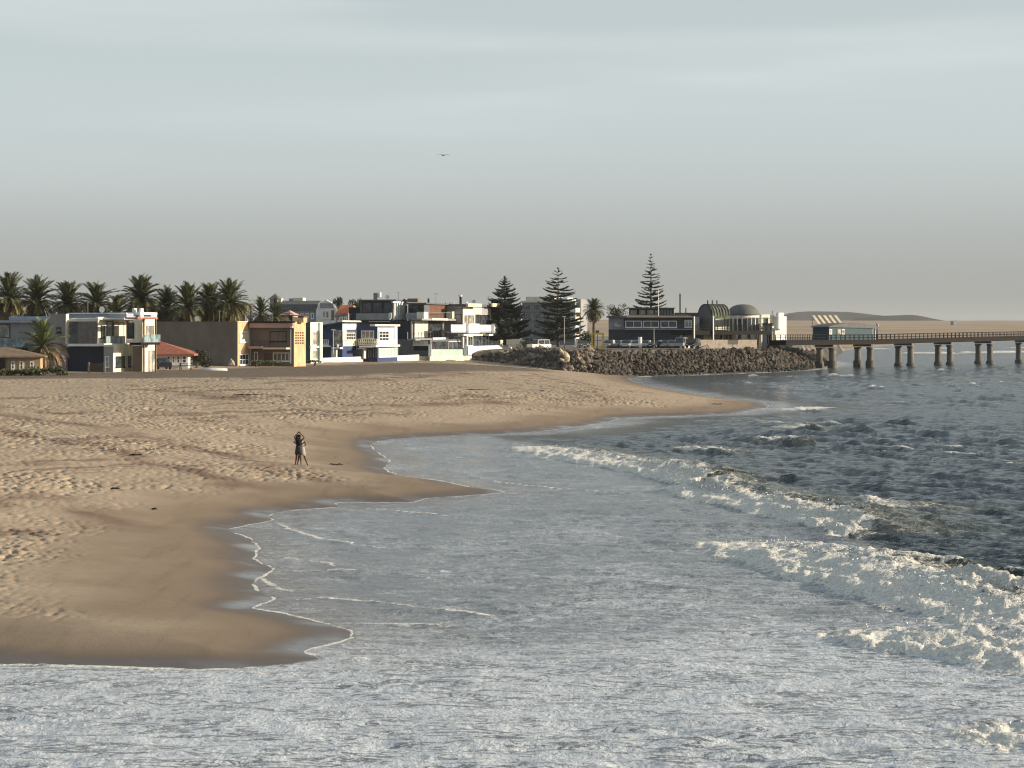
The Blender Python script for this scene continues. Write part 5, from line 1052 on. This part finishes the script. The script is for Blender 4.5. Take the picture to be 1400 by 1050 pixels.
# ------------------------------------------------------------------ street furniture
o = empty('yellow_frame', at(817, 481, 436), 0, 'tall yellow photo frame standing above the rocks', 'frame')
w = 1.2; MB().box(-w, -w+.32, -.15, .15, -.8, 3.3).build('upright', M['yellow_paint'], o); MB().box(w-.32, w, -.15, .15, -.8, 3.3).build('upright', M['yellow_paint'], o)
MB().box(-w, w, -.16, .16, 3.302, 3.62).build('crossbar', M['yellow_paint'], o); MB().box(-w+.322, w-.322, -.14, .14, .5, .85).build('crossbar', M['yellow_paint'], o); MB().box(-.4, .3, -.1, .1, 3.622, 4.1).build('crest', M['timber'], o)
MB().bar((-w+.4, 0, 2.2), (w-.4, 0, 2.2), .08).build('rod', M['black_metal'], o); MB().box(-.05, .05, -.05, .05, .852, 3.3).build('rod', M['black_metal'], o)
def lamp(px, pyt, pyb, D, label, arm=True):
    c = at(px, pyb, D); h = at(px, pyt, D).z-c.z; o = empty('street_lamp', c, 0, label, 'street lamp', 'street lamps'); MB().tube([(0,0,-.8),(0,0,h*.5),(0,0,h)], [.11,.085,.06], 7).build('pole', M['grey_metal'], o)
    if arm: MB().tube([(0,0,h-.05),(-.5,0,h+.15),(-1.0,0,h+.15)], .04, 5).build('arm', M['grey_metal'], o)
    x = -1.2 if arm else 0; hd = MB().box(x-.32, x+.32, -.16, .16, h+.06, h+.24).build('lamp_head', M['frame_white'], o); MB().box(x-.24, x+.24, -.11, .11, h+.03, h+.058).build('diffuser', lamp_m, hd)
lamp(338, 416, 442, 396, 'white curved lamp above the roof of the orange house'); lamp(771.5, 434, 480, 440, 'thin pale lamp post in front of the open-crowned pine', False); lamp(792.5, 446, 478, 446, 'short lamp post between pine and yellow frame', False)
lamp(894, 448.5, 480, 438, 'short lamp post in front of the restaurant', False); lamp(455.5, 452, 477, 386, 'pale lamp post on the white beam of the blue house', False)
def panel_thing(name, px, pyt, pyb, D, w, label, cat, m, tilt=0.0, post='grey_metal'):
    c = at(px, pyb, D); h = at(px, pyt, D).z-c.z; o = empty(name, c, 0, label, cat); o.rotation_euler = (0, tilt, 0)
    (MB().tube([(0,0,h*.25),(0,0,h)], w/2, 12) if cat == 'pillar' else MB().box(-w/2, w/2, -.12, .12, h*.25, h)).build('panel', M[m], o); MB().box(-.07, .07, -.07, .07, -.8, h*.25).build('post', M[post], o); MB().box(-w/2-.05, w/2+.05, -.15, .15, h+.002, h+.08).build('cap', M[post], o); return o
panel_thing('info_pillar', 875, 461, 480, 440, .75, 'pale info pillar among the parked cars', 'pillar', 'frame_white'); panel_thing('notice_board', 786, 464, 479, 418, .42, 'leaning white notice board on top of the rocks', 'sign', 'frame_white', .18)
panel_thing('danger_sign', 784.5, 477, 484, 404, .3, 'small white sign by the pale boulders', 'sign', 'frame_white'); panel_thing('banner', 1002, 465, 473, 444, 2.0, 'pinkish white banner on the rocks before the deck', 'banner', 'peach_fascia', 0)
panel_thing('bollard_sign', 809, 471, 480, 437, .5, 'pale pillar box just left of the yellow frame', 'pillar', 'frame_white')
o = empty('white_boat_hull', at(293, 505, 300), .06, 'long low white upturned boat hull on the promenade before the brown wall', 'boat')
hp = []
for t in np.linspace(0, 1, 11): ww = .55*math.sin(math.pi*min(max(t, .02), .98))**.6; hp.append((t*3.4-1.7, ww, .22*math.sin(math.pi*min(max(t, .03), .97))**.4))
vs = []; fs = []
for x, ww, hh in hp: vs += [(x, -ww, -.3), (x, -ww*.9, hh*.6), (x, 0, hh), (x, ww*.9, hh*.6), (x, ww, -.3)]
for i in range(10):
    for k in range(4): a = i*5+k; fs.append((a, a+1, a+6, a+5))
fs += [(0,1,2,3,4), (54,53,52,51,50)]; MB().add(vs, fs).build('hull', M['white_paint'], o, True); MB().box(-1.4, 1.4, -.03, .03, .19, .25).build('keel', M['grey_plaster'], o)
o = empty('boulder', at(316, 501, 314), 0, 'single rounded grey boulder at the foot of the brown wall', 'boulder'); q = bpy.data.objects.new('stone', rmesh[4]); link(q, o); q.scale = (.75, .7, .75); q.location = (0, 0, .45); q.material_slots[0].link = 'OBJECT'; q.material_slots[0].material = M['stone_wall']
o = empty('beach_gate', at(132, 508, 279), 0, 'low wooden barrier between two pale posts before the garage wall', 'barrier')
for x in (-.95, .95): MB().box(x-.1, x+.1, -.1, .1, -.4, 1.15).build('post', M['stone_wall'], o)
for k in range(4): MB().box(-.84, .84, -.03, .03, .1+k*.24, .28+k*.24).build('board', M['timber'], o)
o = empty('picnic_table', at(254, 504.5, 300), .3, 'dark picnic table before the red-roofed cottage', 'table'); MB().box(-.9, .9, -.4, .4, .72, .78).build('tabletop', M['dark_timber'], o)
for y in (-.75, .75): MB().box(-.9, .9, y-.14, y+.14, .42, .47).build('bench', M['dark_timber'], o)
for x in (-.7, .7):
    for s in (-1, 1): MB().bar((x, s*.25, .72), (x, s*.7, -.2), .08).build('leg', M['dark_timber'], o)
# ------------------------------------------------------------------ people, bird, beach litter
skin = pm('brown_skin', (.13,.07,.045), .55, .08, 6, 0); hairm = pm('black_hair', (.012,.010,.010), .6, .1, 9, 0); dk = pm('dark_top', (.018,.017,.022), .85, .15, 8, .004); gs = pm('grey_skirt', (.045,.044,.046), .85, .2, 7, .004); wd = pm('white_dress', (.33,.31,.29), .85, .1, 7, .004)
def person(loc, rz, label, J, group='two people on the sand'):
    o = empty('person', loc, rz, label, 'person', group); V = []; Eg = []; Rd = []
    def v(p, r, par=None):
        V.append(Vector(p)); Rd.append(r)
        if par is not None: Eg.append((par, len(V)-1))
        return len(V)-1
    pel = v((0,0,.93), .125); sp1 = v((0,.01,1.08), .108, pel); ch = v((0,.01,1.27), .13, sp1); nb = v((0,.01,1.42), .07, ch); nk = v((0,0,1.48), .048, nb); hd = v((J['head'][0], -.01, 1.55), .082, nk); v((J['head'][0]*1.3, -.02, 1.64), .088, hd)
    for s in (-1, 1):
        k = 'L' if s < 0 else 'R'
        hp_ = v((s*.09, 0, .88), .098, pel); kn = v(J['knee'+k], .058, hp_); cf = v(Vector(J['knee'+k]).lerp(Vector(J['ankle'+k]), .35), .055, kn); an = v(J['ankle'+k], .034, cf); a = Vector(J['ankle'+k]); ft = v(a+Vector((s*.01,-.10,-.045)), .036, an); v(a+Vector((s*.02,-.17,-.055)), .026, ft); v(a+Vector((0,.04,-.04)), .032, an)
        sh = v((s*.165, .01, 1.385), .058, nb); el = v(J['elbow'+k], .038, sh); wr = v(J['wrist'+k], .026, el); w_ = Vector(J['wrist'+k]); d = (w_-Vector(J['elbow'+k])).normalized(); side = d.cross(Vector((0,1,0))).normalized(); pm_ = v(w_+d*.05, .034, wr); pe = v(w_+d*.085, .03, pm_)
        for i, (off_, ln) in enumerate(((-.028,.06),(-.009,.075),(.010,.07),(.028,.055))):
            b0 = v(w_+d*.105+side*off_, .0095, pe); b1 = v(w_+d*(.105+ln*.6)+side*off_*1.15+Vector((0,-.012,0)), .0085, b0); v(w_+d*(.105+ln)+side*off_*1.15+Vector((0,-.03,0)), .007, b1)
        t0 = v(w_+d*.05-side*.042*s, .011, pm_); v(w_+d*.085-side*.062*s+Vector((0,-.015,0)), .009, t0)
    me = bpy.data.meshes.new('body'); me.from_pydata([tuple(p) for p in V], Eg, []); b_ = bpy.data.objects.new('body', me); link(b_, o); me.materials.append(skin)
    sm = b_.modifiers.new('skin', 'SKIN'); sm.use_smooth_shade = True
    if not me.skin_vertices: me.attributes.new  # layer comes with the modifier below
    ly = me.skin_vertices[0] if me.skin_vertices else None
    if ly:
        for i, r_ in enumerate(Rd): ly.data[i].radius = (r_, r_*(.78 if i in (pel, sp1, ch) else 1))
        ly.data[0].use_root = True
    su = b_.modifiers.new('smooth', 'SUBSURF'); su.levels = su.render_levels = 1
    hx = J['head'][0]*1.2
    f = MB(); f.slab([(-.10, 1.585), (-.132, 1.572), (-.10, 1.562)], 'x', hx-.014, hx+.014); f.build('nose', skin, o)
    for s in (-1, 1): MB().box(hx+s*.033-.012, hx+s*.033+.012, -.104, -.094, 1.605, 1.617).build('eye', M['frame_white'], o); MB().box(hx+s*.088-.012, hx+s*.088+.012, -.02, .03, 1.575, 1.635).build('ear', skin, o)
    MB().box(hx-.022, hx+.022, -.100, -.090, 1.535, 1.543).build('mouth', pm('lips', (.12,.04,.035), .5, .05), o)
    return o
def rings(name, m, parent, R, n=18):
    vs = [(x0+rx*math.cos(2*math.pi*k/n), ry*math.sin(2*math.pi*k/n)*1.0+.005, z+.012*math.sin(5*k)) for x0, rx, ry, z in R for k in range(n)]
    fs = [(i*n+k, i*n+(k+1) % n, (i+1)*n+(k+1) % n, (i+1)*n+k) for i in range(len(R)-1) for k in range(n)]
    ob = MB().add(vs, fs).build(name, m, parent, True); so_ = ob.modifiers.new('cloth', 'SOLIDIFY'); so_.thickness = .012; return ob
def ground(px, py):
    D = 100.0
    for _ in range(60):
        p = at(px, py, D); j_ = int(np.argmin(np.abs(SY[:, 0]-D))); i_ = int(np.argmin(np.abs(SX[j_]-p.x))); zg = float(SZ[j_, i_])
        Dn = (EYE-zg)*F/(py-HY)
        if abs(Dn-D) < .02: break
        D = D*.5+Dn*.5
    return Vector((kx(px)*D, D, zg))
g = ground(408.5, 635.5)
po = person(g+Vector((0,0,-.02)), math.radians(-6), 'person in dark top and grey skirt with both arms raised to the head', dict(head=(.01,), kneeL=(-.13,-.02,.49), kneeR=(.11,-.03,.49), ankleL=(-.19,.04,.09), ankleR=(.14,-.02,.09), elbowL=(-.24,-.05,1.62), elbowR=(.33,-.02,1.60), wristL=(-.06,-.06,1.80), wristR=(.12,-.04,1.78)))
rings('top', dk, po, [(0,.165,.10,1.43),(0,.185,.125,1.36),(0,.165,.125,1.22),(0,.15,.115,1.08),(0,.17,.125,1.02)]); rings('skirt', gs, po, [(0,.16,.12,1.10),(0,.19,.14,.95),(0,.215,.155,.8),(0,.225,.17,.62)])
hb = MB(); clump(hb, (.012, .035, 1.64), (.10, .085, .10), 260, .035, random.Random(1)); clump(hb, (-.05, .08, 1.50), (.13, .05, .15), 160, .04, random.Random(2)); hb.build('hair', hairm, po)
g2 = g+Vector((.07, .42, 0)); g2.z = ground(411, 634).z
p2 = person(g2+Vector((.02,0,-.02)), math.radians(10), 'person in white dress standing close behind, right leg stepped aside', dict(head=(-.16,), kneeL=(-.12,.02,.49), kneeR=(.20,-.04,.50), ankleL=(-.20,.05,.09), ankleR=(.36,.02,.09), elbowL=(-.44,-.12,1.36), elbowR=(.26,-.28,1.18), wristL=(-.36,-.30,1.30), wristR=(.05,-.36,1.12)))
rings('dress', wd, p2, [(0,.165,.10,1.44),(0,.19,.13,1.34),(0,.165,.125,1.15),(.02,.20,.15,.95),(.04,.215,.165,.75),(.05,.225,.18,.58)])
hb = MB(); clump(hb, (-.19, .03, 1.64), (.105, .09, .11), 300, .035, random.Random(4)); clump(hb, (-.24, .05, 1.50), (.10, .06, .12), 160, .04, random.Random(5)); hb.build('hair', hairm, p2)
o = empty('seagull', at(606.5, 212.3, 235), .35, 'lone gull gliding high in the sky over the houses', 'bird')
lt = [(.01,-.32,0),(.055,-.22,.0),(.085,-.05,0),(.075,.12,0),(.03,.26,0),(.05,.36,-.005),(.01,.37,0)]
vs = [(r*math.cos(a), y, z+r*.85*math.sin(a)) for r, y, z in lt for a in np.linspace(0, 2*math.pi, 9)[:-1]]
MB().add(vs, [(i*8+k, i*8+(k+1) % 8, (i+1)*8+(k+1) % 8, (i+1)*8+k) for i in range(6) for k in range(8)]+[tuple(range(7, -1, -1)), tuple(48+k for k in range(8))]).build('body', pm('gull_grey', (.22,.22,.23), .8), o, True)
gm_ = pm('gull_dark', (.07,.07,.075), .8)
for s in (-1, 1):
    wp = [(.05,-.06,.02,.20),(.28,-.12,.085,.19),(.5,-.05,.06,.14),(.68,.06,-.02,.05)]
    vs = []
    for x, y, z, c in wp: vs += [(s*x, y-c*.1, z), (s*x, y+c, z), (s*x, y+c*.3, z+.018)]
    fs = []
    for i in range(3): a = i*3; fs += [(a, a+1, a+4, a+3), (a, a+3, a+5, a+2), (a+1, a+2, a+5, a+4)]
    MB().add(vs, fs+[(0,2,1), (9,10,11)]).build('wing', gm_, o, True)
MB().add([(-.03,.33,0),(.03,.33,0),(.08,.5,0),(-.08,.5,0),(0,.35,.015)], [(0,1,2,3),(0,4,1),(1,4,2),(2,4,3),(3,4,0)]).build('tail', gm_, o)
kelp = pm('dried_kelp', (.035,.025,.018), .9, .3, 5, .02)
for i, (px, py, w, lb) in enumerate([(140,615,1.5,'dark heap of driftwood and kelp left of the pale stone'), (182,623,1.0,'small dark kelp strand right of the driftwood heap'), (333,541,2.6,'long dark stick of driftwood lying up the beach'), (205,615,.55,'small pale stone on the sand'), (157,669,.4,'dark kelp scrap on the smooth sand left of the wet edge'), (210,697,.3,'lone dark speck of kelp above the wet sand'), (458,636,.7,'dark kelp strand right of the two people'), (742,535,1.0,'dark kelp clump far up the sand spit'), (979,553,1.6,'dark stick near the tip of the sand spit'), (543,545,.7,'pale scrap on the sand spit below the blue house'), (650,533,2.8,'thin dark wrack line on the far sand')]):
    p = ground(px, py); pale = 'pale' in lb; r = random.Random(i+9); mb = MB()
    if pale:
        for k in range(3): mb.add([Vector((k*w*.45-w*.4, r.uniform(-.1, .1), .06))+Vector((v.x*w*.16, v.y*w*.14, v.z*w*.12)) for v in [q.co for q in rmesh[k].vertices]], [tuple(f.vertices) for f in rmesh[k].polygons])
    else:
        for k in range(4):
            a = r.uniform(-.5, .5); x = r.uniform(-.5, .2)*w; y = r.uniform(-.25, .25)*w*.6; Lk = w*r.uniform(.35, .7)
            mb.tube([(x, y, .03), (x+Lk*.5*math.cos(a), y+Lk*.5*math.sin(a), .05+.04*r.random()), (x+Lk*math.cos(a), y+Lk*math.sin(a), .03)], [.03, .035, .012], 5)
    ob = mb.build('beach_stone' if pale else 'driftwood', M['stone_wall'] if pale else kelp, None, True, p); tag(ob, lb, 'stone' if pale else 'driftwood', None if pale else 'driftwood and kelp scraps on the beach')
# ------------------------------------------------------------------ sea haze
HZ = NT('haze_air'); vol_ = HZ.n('ShaderNodeVolumePrincipled'); vol_.inputs['Color'].default_value = (.58,.62,.66,1); vol_.inputs['Density'].default_value = 5.5e-5; vol_.inputs['Anisotropy'].default_value = 0
HZ.t.links.new(vol_.outputs[0], HZ.out.inputs['Volume'])
tag(MB().box(-7600, 7600, -700, 14500, -8, 95).build('haze', HZ.m), 'thin pale sea haze lying over the whole shore', 'haze', kind='stuff')
